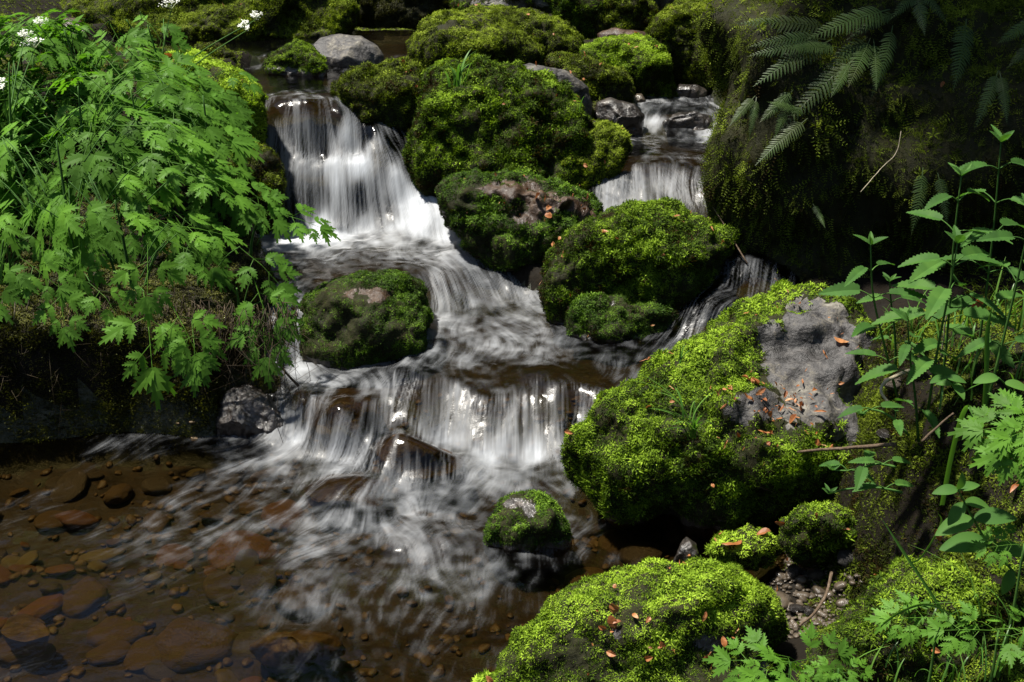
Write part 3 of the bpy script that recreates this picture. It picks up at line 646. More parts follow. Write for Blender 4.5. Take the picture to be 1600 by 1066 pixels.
rock_thing('mossy_boulder', 'long flat topped mossy boulder along the far side of the upper pool', 'boulder', 'moss_soil',
  [(60,10),(120,-45),(300,-60),(480,-55),(540,-30),(556,5),(552,45),(520,62),(400,66),(260,66),(120,62)], 7.5, .35, moss=dict(size=.02, density=16000, hang=.9, yellow=.22), moss_mat='moss_olive', seed=15, lean=1.0, n=3.2, sub=6, litter=8)
rock_thing('mossy_boulder', 'shadowed mossy boulder closing the back of the upper pool', 'boulder', 'moss_soil',
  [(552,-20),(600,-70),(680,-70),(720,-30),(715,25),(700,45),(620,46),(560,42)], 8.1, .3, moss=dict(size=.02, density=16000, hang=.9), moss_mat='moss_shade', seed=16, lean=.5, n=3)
rock_thing('mossy_boulder', 'blunt mossy boulder with bare dark cap at the right edge of the upper pool', 'boulder', 'moss_soil',
  [(638,62),(655,36),(700,20),(760,24),(805,45),(850,82),(810,108),(730,105),(690,112),(645,108)], 6.0, .25, moss=dict(size=.018, density=16000, hang=.8, bare=[(705,42,25,8)]), moss_mat='moss_olive', seed=17, lean=.6, n=2.7)
rock_thing('mossy_boulder', 'long mossy hump running diagonally behind the grey slab', 'boulder', 'moss_soil',
  [(690,35),(740,14),(830,18),(885,42),(912,75),(925,105),(880,118),(830,110),(770,75)], 6.3, .28, moss=dict(size=.018, density=16000, hang=.7, patch=.03), moss_mat='moss_olive', seed=18, lean=.6, litter=8)
rock_thing('stone_slab', 'bare dark grey slab behind the bright cap of the tallest boulder', 'boulder', 'rock_grey',
  [(780,108),(830,99),(885,110),(920,135),(927,170),(900,185),(840,150)], 5.45, .18, seed=19, lean=.7, rough=.03, litter=4)
rock_thing('mossy_boulder', 'mossy boulder wedged between the grey slab and the small dark wet stone', 'boulder', 'moss_soil',
  [(850,95),(880,84),(930,94),(970,114),(990,140),(988,172),(950,178),(915,140)], 5.75, .2, moss=dict(size=.019, density=14000, hang=.7), moss_mat='moss_olive', seed=20, lean=.5, litter=4)
rock_thing('mossy_boulder', 'round mossy boulder above the upper step of the right branch', 'boulder', 'moss_soil',
  [(900,82),(945,60),(1000,58),(1036,74),(1052,105),(1055,150),(1010,158),(975,140),(925,105)], 6.15, .25, moss=dict(size=.018, density=16000, hang=.7, yellow=.02), moss_mat='moss_bright', seed=21, lean=.5, litter=6)
rock_thing('bare_boulder', 'flat rusty brown rock lying on top of the round mossy boulder', 'boulder', 'rock_brown', [(932,52),(960,44),(1005,50),(1030,58),(1026,76),(985,72),(940,78)], 6.4, .14, seed=22, lean=.4, rough=.06)
rock_thing('mossy_boulder', 'broad mossy boulder with pale bare crest at the top edge of the photo', 'boulder', 'rock_grey',
  [(700,10),(750,-45),(850,-60),(930,-35),(950,10),(945,50),(900,62),(800,40)], 6.9, .3, moss=dict(size=.023, density=10000, bare=[(800,4,75,9)]), moss_mat='moss_bright', seed=23, lean=.5, litter=10)
rock_thing('mossy_boulder', 'mossy stone behind the flat rusty brown rock', 'boulder', 'moss_soil', [(920,15),(945,-30),(1000,-25),(1025,15),(1018,50),(960,56),(925,45)], 6.8, .22, moss=dict(size=.022, density=11000), moss_mat='moss_olive', seed=24)
rock_thing('bare_boulder', 'grey angular rock at the top edge above the flat rusty brown rock', 'boulder', 'rock_grey', [(955,10),(965,-35),(1020,-45),(1060,-20),(1050,25),(1000,35)], 7.1, .2, seed=25, rough=.12, ridge=.5)
rock_thing('mossy_boulder', 'tall round mossy boulder beside the mossy cliff, head of the right branch', 'boulder', 'moss_soil',
  [(1018,45),(1038,12),(1080,-3),(1122,8),(1140,60),(1132,130),(1100,148),(1062,115),(1030,75)], 6.3, .28, moss=dict(size=.018, density=16000, hang=.7), moss_mat='moss_olive', seed=26, lean=.4, n=2.6, litter=4)
rock_thing('wet_boulder', 'dark wet stone left of the small upper step of the right branch', 'boulder', 'rock_wet', [(927,180),(932,160),(955,153),(990,162),(1007,180),(1003,205),(960,208),(935,200)], 5.45, .13, seed=27, rough=.06)
rock_thing('pebble', 'small rounded brown stone beside the dark wet stone on the right branch', 'stone', 'stone_dark', [(988,158),(993,147),(1003,147),(1009,157),(1005,168),(992,168)], 5.85, .05, seed=28, sub=4)
rock_thing('wet_boulder', 'low black wet rock under the small upper step of the right branch', 'boulder', 'rock_wet', [(1035,192),(1050,178),(1085,174),(1112,180),(1115,203),(1085,208),(1040,208)], 5.55, .12, seed=29, rough=.08)
rock_thing('wet_boulder', 'flat wet stone at the head of the right branch', 'boulder', 'rock_wet', [(1050,145),(1062,132),(1090,132),(1106,142),(1100,156),(1062,156)], 6.1, .1, seed=30, rough=.05)
rock_thing('mossy_boulder', 'bright yellow green mossy stone among the leaves, left of the waterfall crest', 'boulder', 'moss_soil',
  [(225,120),(250,90),(300,78),(345,98),(390,122),(413,152),(413,195),(385,215),(300,190),(235,160)], 5.0, .22, moss=dict(size=.019, density=18000, yellow=.14), moss_mat='moss_bright', seed=31, lean=.5, litter=6)
rock_thing('mossy_boulder', 'dark mossy stone pressed against the left side of the main waterfall', 'boulder', 'moss_soil',
  [(290,215),(340,204),(398,214),(430,245),(440,290),(425,340),(380,360),(320,330)], 4.75, .2, moss=dict(size=.018, density=16000, hang=.9), moss_mat='moss_olive', seed=32, lean=.4, litter=5)
rock_thing('mossy_boulder', 'small mossy stone at the near rim of the upper pool, half hidden by leaves', 'boulder', 'moss_soil', [(295,90),(310,70),(340,66),(362,85),(360,105),(310,108)], 6.0, .12, moss=dict(size=.018, density=16000), moss_mat='moss_olive', seed=33)
rock_thing('bare_boulder', 'purplish grey rock behind the white flower head', 'boulder', 'rock_brown', [(85,50),(100,28),(120,28),(140,48),(130,75),(95,75)], 5.6, .14, seed=34, rough=.05)
rock_thing('wet_boulder', 'black wet stone with a ribbed glistening face beside the dark bank', 'boulder', 'rock_wet',
  [(322,645),(352,606),(388,597),(420,620),(442,648),(452,675),(440,695),(395,700),(340,695)], 3.42, .12, seed=35, rough=.07, ridge=.45, freq=5, sub=6, lean=.3)
rock_thing('wet_boulder', 'dark pointed stone standing at the water edge by the low moss mounds', 'boulder', 'rock_wet', [(1050,880),(1062,852),(1072,838),(1085,850),(1100,880)], 2.52, .05, seed=36, rough=.10, ridge=.4, n=1.9)
rock_thing('mossy_boulder', 'small moss mound beside the dark pointed stone', 'boulder', 'moss_soil', [(1108,862),(1132,838),(1168,825),(1200,832),(1216,855),(1210,880),(1180,890),(1138,884)], 2.55, .09, foot=.05, moss=dict(size=.013, density=26000, yellow=.08), moss_mat='moss_bright', seed=37, litter=4)
rock_thing('mossy_boulder', 'round moss mound under the single hanging leaf, above the patch of gravel', 'boulder', 'moss_soil', [(1214,845),(1224,815),(1254,794),(1298,787),(1330,800),(1344,828),(1338,860),(1305,876),(1245,876)], 2.5, .10, foot=.05, moss=dict(size=.014, density=26000, yellow=.10), moss_mat='moss_bright', seed=38, litter=4)
rock_thing('mossy_mound', 'broad moss mound in the lower corner, grown with grass and cut leaves', 'mound', 'moss_soil',
  [(1275,1030),(1300,985),(1340,942),(1385,902),(1440,885),(1500,893),(1560,925),(1660,950),(1720,1060),(1660,1160),(1290,1160)], 1.95, .22, moss=dict(size=.014, density=30000, yellow=.07), moss_mat='moss_bright', seed=39, sub=6, litter=8, lean=.5)
rock_thing('mossy_cliff', 'high dark mossy cliff overhanging the right branch, hung with ferns', 'cliff', 'moss_soil',
  [(1118,30),(1135,-80),(1250,-170),(1500,-230),(1800,-230),(2000,-100),(2050,200),(1950,430),(1700,520),(1450,520),(1290,500),(1215,475),(1195,420),(1185,340),(1155,260),(1140,180),(1122,100)],
  4.45, .45, db=1.2, moss=dict(size=.024, density=16000, hang=1.4, nzmin=-.8, limit=80000, forms=FEATHERS + SPRIGS[:1]), moss_mat='moss_olive', seed=40, sub=6, lean=.35, n=3.0, rough=.08, freq=5, litter=5, facets=0)
# boulders under the film of water
rock_thing('submerged_boulder', 'round brown boulder under a film of water beside the black ribbed stone', 'boulder', 'rock_brown', [(472,640),(490,612),(540,604),(585,622),(600,655),(590,690),(540,705),(490,685)], 3.40, seed=41, lean=.5, sink=.009, df=.2)
rock_thing('submerged_boulder', 'reddish brown boulder washed over at the foot of the cascade', 'boulder', 'rock_brown', [(585,705),(600,680),(640,676),(690,695),(728,720),(715,745),(650,750),(600,735)], 3.18, seed=42, lean=.5, sink=.009, df=.2)
rock_thing('submerged_boulder', 'brown and green boulder awash in the foam of the pool', 'boulder', 'rock_brown', [(478,765),(505,742),(560,738),(600,755),(598,785),(540,800),(490,795)], 3.0, seed=43, lean=.5, sink=.009, df=.2)
rock_thing('submerged_boulder', 'glistening brown boulder breaking the water at the bottom of the photo', 'boulder', 'stone_river', [(385,1012),(420,990),(480,984),(530,995),(540,1020),(480,1035),(410,1035)], 2.32, .1, seed=44, lean=.5, sink=.004)
rock_thing('wet_stone', 'rounded brown stone under thin water at the left edge of the pool', 'stone', 'stone_river', [(2,985),(12,962),(40,952),(66,965),(78,985),(60,1005),(20,1006)], 2.36, .06, seed=45, lean=.4, rough=.03, sink=.03, foot=.8)

SHORT = {3: 'large bare topped boulder beside the pool', 4: 'low mossy boulder at the bottom edge', 7: 'bright dome boulder in the middle', 8: 'low moss ledge by the water', 9: 'flat brown topped boulder', 10: 'tallest central boulder',
  11: 'mossy lump beside the tallest boulder', 12: 'mossy boulder beside the waterfall crest', 15: 'long flat boulder behind the upper pool', 18: 'long hump behind the grey slab', 19: 'bare grey slab', 20: 'boulder between slab and wet stone',
  21: 'round boulder above the right branch', 23: 'broad boulder at the top of the pile', 26: 'tall round boulder beside the cliff', 31: 'bright mossy stone among the leaves', 32: 'dark mossy stone beside the waterfall', 37: 'moss mound by the pointed stone',
  38: 'round moss mound above the gravel', 39: 'broad moss mound in the corner', 40: 'mossy cliff'}
# ------------------------------------------------------------------ banks: moss, roots, ground cover
def patch_surface(x0, x1, y0, y1, d, lift=0.0):
    xy, f = grid(np.arange(x0, x1, d), np.arange(y0, y1, d))
    V = np.column_stack([xy, ground_z(xy) + lift]); F = np.vstack([f[:, [0, 1, 2]], f[:, [0, 2, 3]]])
    return V, F, vnormals(V, F), channel_sd(xy)
def cover(name, x0, x1, y0, y1, dens, mat, size, seed, sdmin=.03, d=.03, **kw):
    V, F, VN, sd = patch_surface(x0, x1, y0, y1, d)
    F = F[sd[F].min(1) > sdmin]
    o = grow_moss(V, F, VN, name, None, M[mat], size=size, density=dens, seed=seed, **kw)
    if o: tag(o, kind='stuff')
    return V, F, VN
RB = cover('ground_moss', .70, 1.65, 1.5, 3.6, 30000, 'moss_olive', .016, 301, patch=-.05, limit=70000, yellow=.05, hang=.9, d=.022, nzmin=-.9)
cover('slope_moss', 1.6, 2.6, 1.4, 4.2, 8000, 'moss_olive', .02, 307, limit=14000)
cover('corner_moss', .62, 1.5, 1.4, 2.12, 20000, 'moss_bright', .013, 305, limit=16000, yellow=.1)
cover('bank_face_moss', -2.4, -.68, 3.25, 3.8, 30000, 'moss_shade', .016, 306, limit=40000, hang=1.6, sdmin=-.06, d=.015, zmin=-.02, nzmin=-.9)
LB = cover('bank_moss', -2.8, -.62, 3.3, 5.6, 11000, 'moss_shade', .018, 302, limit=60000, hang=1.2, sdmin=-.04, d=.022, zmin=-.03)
cover('back_moss', -3.4, 2.4, 5.2, 9.5, 6000, 'moss_olive', .02, 303, limit=60000)
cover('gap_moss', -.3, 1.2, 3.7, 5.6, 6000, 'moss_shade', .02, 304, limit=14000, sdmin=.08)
def dry_roots(name, P0, n, ln, seed, spread=.05):
    r = np.random.default_rng(seed); parts = []
    for k in range(n):
        p = P0[r.integers(len(P0))] + r.normal(0, .02, 3); l = ln * r.uniform(.4, 1.3)
        s = r.normal(0, spread, (4, 3)); pts = np.array([p + np.array([0, -.02 * j, -l * j / 3]) + s[j] * j * .5 for j in range(4)])
        parts.append(tube(curve(pts, 7), np.linspace(.0016, .0006, 7), 3))
    V, F = join(parts)
    return mesh_from(name, V, F, M['root'], {'tint': np.repeat(r.uniform(0, 1, n), len(parts[0][0]))})
edge = np.array([(x, 3.50 + .03 * math.sin(9 * x), .40) for x in np.linspace(-2.4, -.72, 90)])
tag(obj('hanging_roots', dry_roots('hanging_roots', edge, 800, .24, 61)), kind='stuff')

# ------------------------------------------------------------------ plant building blocks
def ribbon_leaf(Lx, W, nt, prof, depth=.5, fold=.25, droop=.2, fwd=.35):
    """a flat leaf along +X with nt teeth a side"""
    xs = np.linspace(0, 1, nt + 1); V = [(x * Lx, 0, 0) for x in xs]; F = []
    for sg in (1, -1):
        vi = []
        for i in range(nt + 1):
            V.append((xs[i] * Lx, sg * W * prof(xs[i]) * (1 - depth), 0)); vi.append(len(V) - 1)
        for i in range(nt):
            xm = xs[i] + (0.5 + fwd) / nt; wt = W * prof(min(1, xs[i] + .5 / nt))
            V.append((min(xm, 1.0 + .3 / nt) * Lx, sg * wt, 0)); ti = len(V) - 1
            tr = [(i, vi[i], i + 1), (i + 1, vi[i], vi[i + 1]), (vi[i], ti, vi[i + 1])]
            F += tr if sg < 0 else [q[::-1] for q in tr]
    V = np.array(V, float)
    V[:, 2] = fold * np.abs(V[:, 1]) - droop * V[:, 0] ** 2 / Lx
    return V, np.array(F)
def turn(V, ang, org, tilt=0.0):
    c, s = math.cos(ang), math.sin(ang); W = V.copy()
    W[:, 0], W[:, 1] = V[:, 0] * c - V[:, 1] * s, V[:, 0] * s + V[:, 1] * c
    W[:, 2] = V[:, 2] + tilt * np.hypot(V[:, 0], V[:, 1])
    return W + np.array(org)
cut = lambda x: (0.25 + 1.0 * math.sin(math.pi * min(1, x * .9 + .12)) ) * (1 - x) ** .35 if x < 1 else 0.02
def umbel_leaf(seed):
    """a leaf cut two or three times, one unit long, along +X"""
    r = np.random.default_rng(seed); parts = []
    def lf(l, ang, org, tl): 
        V, F = ribbon_leaf(l, l * r.uniform(.26, .33), 5, cut, depth=.52, fold=.12, droop=.15, fwd=.75); parts.append((turn(V, ang, org, tl), F))
    def br(l, ang, org, tl):
        d = np.array([math.cos(ang), math.sin(ang), tl])
        parts.append(tube(np.array([np.array(org), np.array(org) + d * l * .65]), [.004, .003], 3))
        for s, q in ((.36, .44), (.62, .36)):
            for sg in (1, -1): lf(l * q * r.uniform(.85, 1.1), ang + sg * r.uniform(.7, .95), np.array(org) + d * l * s, tl + r.normal(0, .08))
        lf(l * .52, ang, np.array(org) + d * l * .58, tl)
    for s, q, a in ((.25, .50, 1.0), (.53, .37, .92)):
        for sg in (1, -1): br(q * r.uniform(.88, 1.1), sg * (a + r.normal(0, .08)), (s, 0, 0), r.normal(-.05, .1))
    for sg in (1, -1): lf(.27, sg * .8, (.74, 0, 0), r.normal(0, .08))
    lf(.33, r.normal(0, .08), (.72, 0, 0), 0)
    parts.append(tube(np.array([(-.02, 0, 0), (.4, 0, 0), (.78, 0, 0)]), [.006, .005, .003], 4))
    V, F = join(parts)
    V[:, 2] += -.30 * np.clip(V[:, 0], 0, 2) ** 2 - .22 * V[:, 1] ** 2 + .03 * noise(V * 4 + seed)
    return mesh_from('leaf', V, F, M['umbel_leaf'], {'tint': .45 + .18 * noise(V * 5 + seed * 3)}, smooth_shade=False)
UL = [umbel_leaf(s) for s in range(6)]
def orient(d, up):
    x = Vector(d).normalized(); z = Vector(up); z = (z - x * z.dot(x)).normalized(); y = z.cross(x)
    return Matrix((x, y, z)).transposed()
def put_leaf(parent, base, mesh, p, d, up, size, name='leaf', sy=1.0):
    o = obj(name, mesh, parent)
    m = orient(d, up).to_4x4() @ Matrix.Diagonal((size, size * sy, size, 1)); m.translation = Vector(p) - Vector(base)
    o.matrix_basis = m
    return o
def thing(name, label, cat, base, group=None):
    return tag(obj(name, None, loc=base), label, cat, group)
def stem_mesh(paths, base, mat='plant_stem', sides=5, seed=0):
    parts = [tube(curve(p, max(4, 3 * len(p))), np.linspace(r0, r1, max(4, 3 * len(p))), sides) for p, r0, r1 in paths]
    V, F = join(parts)
    return mesh_from('stem', V - np.array(base), F, M[mat], {'tint': np.clip(.5 + .25 * noise(V * 7 + seed), 0, 1)})
def gz(x, y): return float(ground_z(np.array([[x, y]]))[0])
def inside(poly_, px, py):
    P = np.array(poly_); r = False; j = len(P) - 1
    for i in range(len(P)):
        if (P[i, 1] > py) != (P[j, 1] > py) and px < (P[j, 0] - P[i, 0]) * (py - P[i, 1]) / (P[j, 1] - P[i, 1]) + P[i, 0]: r = not r
        j = i
    return r

# ------------------------------------------------------------------ the thicket of cut leaved plants on the left bank
pr = random.Random(21)
THICKET = [(-60,40),(60,15),(150,40),(250,70),(330,95),(385,110),(395,160),(390,200),(405,240),(425,290),(470,325),(440,380),(425,450),(430,500),(395,490),(330,530),(300,560),(255,540),(210,490),(150,470),(80,480),(30,430),(-60,440)]
bases = [(-1.95,3.75),(-1.72,3.62),(-1.5,3.72),(-1.28,3.62),(-1.08,3.70),(-.92,3.60),(-1.85,4.15),(-1.6,4.2),(-1.35,4.15),(-1.1,4.1),(-.95,3.95),(-1.7,4.6),(-1.4,4.7),(-2.25,4.9),(-1.95,5.15),(-1.6,5.2),(-2.2,4.3)]
plants = [dict(b=np.array((x, y, gz(x, y) - .01)), L=[]) for x, y in bases]
def leaf_spec(px, py, Y, dpx, dpy, ln, flat=None):
    p = at_y(np.float64(px), np.float64(py), Y)
    d = np.array([dpx, -dpy * .7, -.12 - .55 * max(dpy, 0) + .15 * max(-dpy, 0)]); d /= np.linalg.norm(d)
    up = np.array([pr.gauss(0, .25), -.42 + pr.gauss(0, .18), 1.0]) if flat is None else np.array(flat)
    tip = p + d * ln; qx, qy = project(tip)
    if flat is None and not inside(THICKET, float(qx), float(qy)) and qx > 60: return False
    q = min(plants, key=lambda k: (k['b'][0] - p[0] + .25 * d[0]) ** 2 + (k['b'][1] - p[1]) ** 2 * .6)
    q['L'].append((p, d, up, ln)); return True
n = 0
while n < 150:
    px, py = pr.uniform(-60, 480), pr.uniform(20, 570)
    if not inside(THICKET, px, py): continue
    if py > 300 and pr.random() < .6: continue
    ox, oy = (px - 120) / 260, (py - 210) / 260
    a = math.atan2(oy, ox) + pr.gauss(0, .6)
    Y = np.interp(py, [20, 200, 350, 560], [4.7, 4.15, 3.75, 3.42]) + pr.gauss(0, .12)
    n += bool(leaf_spec(px, py, Y, math.cos(a) * 1.15, math.sin(a) * .7 + .1, pr.uniform(.20, .34)))
n = 0
while n < 48:
    px, py = pr.uniform(-80, 270), pr.uniform(15, 190); a = pr.uniform(0, 6.28)
    n += bool(leaf_spec(px, py, float(np.interp(py, [20, 190], [5.0, 4.2])) + pr.gauss(0, .15), math.cos(a) * 1.15, math.sin(a) * .5 + .1, pr.uniform(.2, .32)))
for px, py, Y, dx, dy, ln in [(432,330,3.9,1,.12,.17),(355,285,3.95,1,.3,.17),(310,140,4.35,1,.25,.17),(375,385,3.6,.75,.6,.19),(395,430,3.55,.35,1,.2),(410,470,3.5,.1,1,.2),(225,455,3.4,.25,1,.26),(265,470,3.4,.6,1,.2),(300,500,3.38,.2,1,.17),
                              (90,440,3.42,.2,.9,.16),(140,440,3.42,.7,.6,.15),(10,380,3.45,-.1,1,.2),(30,400,3.45,.8,.5,.17),(300,235,4.1,1,.15,.18),(310,185,4.2,1,.2,.18),(350,110,4.5,1,.3,.12),(110,200,4.0,.6,.4,.27),(200,210,4.0,.9,.2,.27),(60,190,4.0,-.8,.3,.24),(260,180,4.1,1,.15,.26),(160,190,4.0,-.3,.5,.26)]:
    leaf_spec(px, py, Y, dx, dy, ln * 1.3, (pr.gauss(0, .2), -.42, 1))
PG = 'cut leaved plants on the left bank'
FLOWERS = [(62,42,4.5),(38,62,4.4),(55,75,4.4),(398,32,4.75),(268,14,4.75),(5,140,4.1),(385,48,4.75)]
fl_of = {}
for f in FLOWERS:
    p = at_y(np.float64(f[0]), np.float64(f[1]), f[2])
    k = min(range(len(plants)), key=lambda i: (plants[i]['b'][0] - p[0]) ** 2 + .3 * (plants[i]['b'][1] - p[1]) ** 2); fl_of.setdefault(k, []).append(p)
def flower_head(seed):
    r = np.random.default_rng(seed); parts, T = [], []
    for k in range(9):
        a = r.uniform(0, 6.28); ra = .035 * math.sqrt(r.uniform(0, 1)); c = np.array([ra * math.cos(a), ra * math.sin(a), .03 - ra * ra * 8])
        parts.append(tube(np.array([(0, 0, 0), c * [.6, .6, .7], c]), [.0012, .001, .0008], 3)); T += [0.0] * len(parts[-1][0])
        for j in range(11):
            q = c + r.normal(0, .0045, 3) + np.array([0, 0, .002]); s = r.uniform(.0022, .0036)
            th = np.arange(5) * 1.2566 + r.uniform(0, 6); V = np.vstack([[0, 0, .0006], np.column_stack([np.cos(th) * s, np.sin(th) * s, r.normal(0, .0008, 5)])]) + q
            parts.append((V, np.array([(0, i + 1, (i + 1) % 5 + 1) for i in range(5)]))); T += [r.uniform(.5, 1)] * 6
    V, F = join(parts)
    return mesh_from('flower_head', V, F, M['petal'], {'tint': np.array(T)}, smooth_shade=False)
FH = [flower_head(k) for k in range(3)]
for k, q in enumerate(plants):
    b = q['b']
    if not q['L']: continue
    lab = 'green plant with finely cut leaves in the dense thicket on the left bank'
    if k in fl_of: lab = 'cut leaved plant with white flower heads, %s' % ('farthest back by the upper pool' if b[0] > -1.3 else ['at the outer edge', 'toward the waterfall', 'low over the dark bank'][len([i for i in fl_of if i < k]) % 3])
    t = thing('cut_leaved_plant', lab, 'plant', b, PG)
    top = max(l[0][2] for l in q['L'] + [(p, 0, 0, 0) for p in fl_of.get(k, [])])
    lean = np.mean([l[0][:2] for l in q['L']], axis=0) - b[:2]
    def on(zz):
        f = np.clip((zz - b[2]) / max(top - b[2], .1), 0, 1)
        return np.array([b[0] + lean[0] * .5 * f ** 1.5, b[1] + lean[1] * .5 * f ** 1.5, b[2] + f * (top - b[2])])
    paths = [([on(z) for z in np.linspace(b[2], top - .05, 5)], .0075, .003)]
    for p, d, up, ln in q['L']:
        s0 = on(max(b[2], p[2] - .15 - .3 * np.hypot(*(p[:2] - b[:2])))); s0 = p + (s0 - p) * min(1, .17 / np.linalg.norm(s0 - p)); mid = (s0 + p) / 2 + np.array([0, 0, .012])
        paths.append(([s0, mid, p], .0024, .0015))
    for e in range(3 if len(q['L']) > 4 else 0):
        u = q['L'][(e * 7) % len(q['L'])][0]; w_ = np.array([(b[0] + u[0]) / 2 + .03 * e - .03, (b[1] + u[1]) / 2, b[2]]); w_[2] = gz(w_[0], w_[1]) - .02
        paths.append(([w_, (w_ + u) / 2 + [.01 * e, 0, .03], u + [0, 0, -.01]], .0062, .0024))
    for p in fl_of.get(k, []):
        s0 = on(p[2] - .22); paths.append(([s0, (s0 + p) / 2 + [0, 0, .01], p], .003, .0016))
    obj('stem', stem_mesh(paths, b, seed=k), t)
    for i, (p, d, up, ln) in enumerate(q['L']):
        put_leaf(t, b, UL[pr.randrange(6)], p, d, up, ln)
    for i, p in enumerate(fl_of.get(k, [])): put_leaf(t, b, FH[i % 3], p, (1, .2, .1 * i), (.1 * i, -.3, 1), 1.0, 'flower_head')


# ------------------------------------------------------------------ unseen trees, added to shade the cliff and cut down the sky light
def shade_tree(label, root, crown, rad, leaves, seed, size=.16):
    r = np.random.default_rng(seed); x, y = root; b = np.array([x, y, gz(x, y) - .1]); c = np.array(crown)
    t = thing('shade_tree', label, 'shade_tree', b, 'unseen trees added for shade'); mid = (b * .45 + c * .55) + r.normal(0, .15, 3)
    paths = [(np.array([b, b * .7 + mid * .3 + [.05, 0, .1], mid, c]), .20, .05)]
    cl = []
    for k in range(14):
        v = r.normal(0, 1, 3); v /= np.linalg.norm(v); q = c + v * np.array(rad) * r.uniform(.45, .95); cl.append(q)
        paths.append((np.array([mid * .5 + c * .5, (mid + q) / 2 + [0, 0, .1], q]), .035, .01))
    o = obj('trunk', stem_mesh(paths, b, 'twig', 7, seed), t)
    cl = np.array(cl); P = cl[r.integers(0, 14, leaves)] + r.normal(0, .38, (leaves, 3)) * np.array(rad) * .7
    ax = r.normal(0, 1, (leaves, 3)) + [0, 0, .8]; ax /= np.linalg.norm(ax, axis=1, keepdims=True)
    th = np.arange(6) * math.pi / 3; T = (np.column_stack([np.cos(th), .6 * np.sin(th), .08 * np.cos(2 * th)]), np.array([(0, 1, 2), (0, 2, 3), (0, 3, 4), (0, 4, 5)]))
    V, F, ti = scatter(P, ax, size * r.uniform(.6, 1.2, leaves), r.uniform(.2, .9, leaves), [T], seed=seed)
    obj('crown', mesh_from('crown', V - b, F, M['umbel_leaf'], {'tint': ti}, smooth_shade=False), t)
shade_tree('unseen slender trunk and leaning crown, added to shade the cliff', (3.6, 5.6), (.85, 4.75, 6.3), (1.15, 1.7, .7), 4200, 1, .14)
shade_tree('unseen broad crown behind the cliff, added to dim the sky light', (5.4, 6.0), (5.0, 5.6, 6.5), (2.4, 2.4, 1.6), 3500, 3)
shade_tree('unseen crown right of the nettles, added to dim the sky light', (5.0, 1.4), (4.4, 1.6, 6.0), (2.0, 2.0, 1.5), 3000, 4)
shade_tree('unseen crown at the head of the valley, added to block the sky', (.8, 11.8), (.3, 11.2, 6.8), (3.0, 2.2, 2.0), 3500, 5)

# ------------------------------------------------------------------ other cut leaved plants in the near corner
def small_umbel(label, px, py, Y, leaves, group=None):
    p0 = at_y(np.float64(px), np.float64(py), Y); b = p0.copy(); b[2] = min(p0[2] - .05, max(gz(p0[0], p0[1]), p0[2] - .3))
    t = thing('cut_leaved_plant', label, 'plant', b, group)
    paths = [([b, (b + p0) / 2 + [.004, 0, 0], p0], .004, .002)]
    for dx, dy, ln, tilt in leaves:
        d = np.array([dx, -dy * .8, tilt]); d /= np.linalg.norm(d)
        put_leaf(t, b, UL[pr.randrange(6)], p0, d, (pr.gauss(0, .1), -.75, .8), ln)
    obj('stem', stem_mesh(paths, b), t)
small_umbel('bright pale green cut leaves held up in front of the low mossy boulder', 1235, 1035, 1.75, [(-1,-.15,.15,0),(-.1,.9,.13,.4),(.75,-.15,.14,.1),(.1,-.6,.125,-.2),(-.6,.6,.12,.2)])
small_umbel('small darker cut leaves beside the bright pale ones at the bottom', 1310, 1045, 1.72, [(-.8,.2,.06,.1),(.9,.1,.07,0),(.1,.9,.06,.3)])
small_umbel('broad cut leaf spreading over the moss mound in the lower corner', 1560, 985, 1.75, [(-1,0,.13,.05),(.3,.9,.12,.3),(.9,-.2,.12,0),(-.3,-.9,.1,-.1)])
small_umbel('flat cut leaf lying across the moss mound among grass', 1465, 965, 1.8, [(-1,.15,.12,.1),(-.6,-.6,.07,0)])
small_umbel('pale cut leaf at the edge of the photo above the smooth leaved plant', 1640, 660, 1.9, [(-1,0,.16,-.05),(-.8,-.5,.16,-.15),(-.7,.6,.14,.1)])
small_umbel('second pale cut leaf just below, over the yellow moss', 1660, 690, 1.85, [(-1,.2,.15,-.1),(-.8,-.3,.15,-.25)])
small_umbel('little cut leaf sprig right of the smooth leaved plant', 1600, 850, 1.8, [(-1,.1,.09,0),(-.7,-.7,.08,.1)])

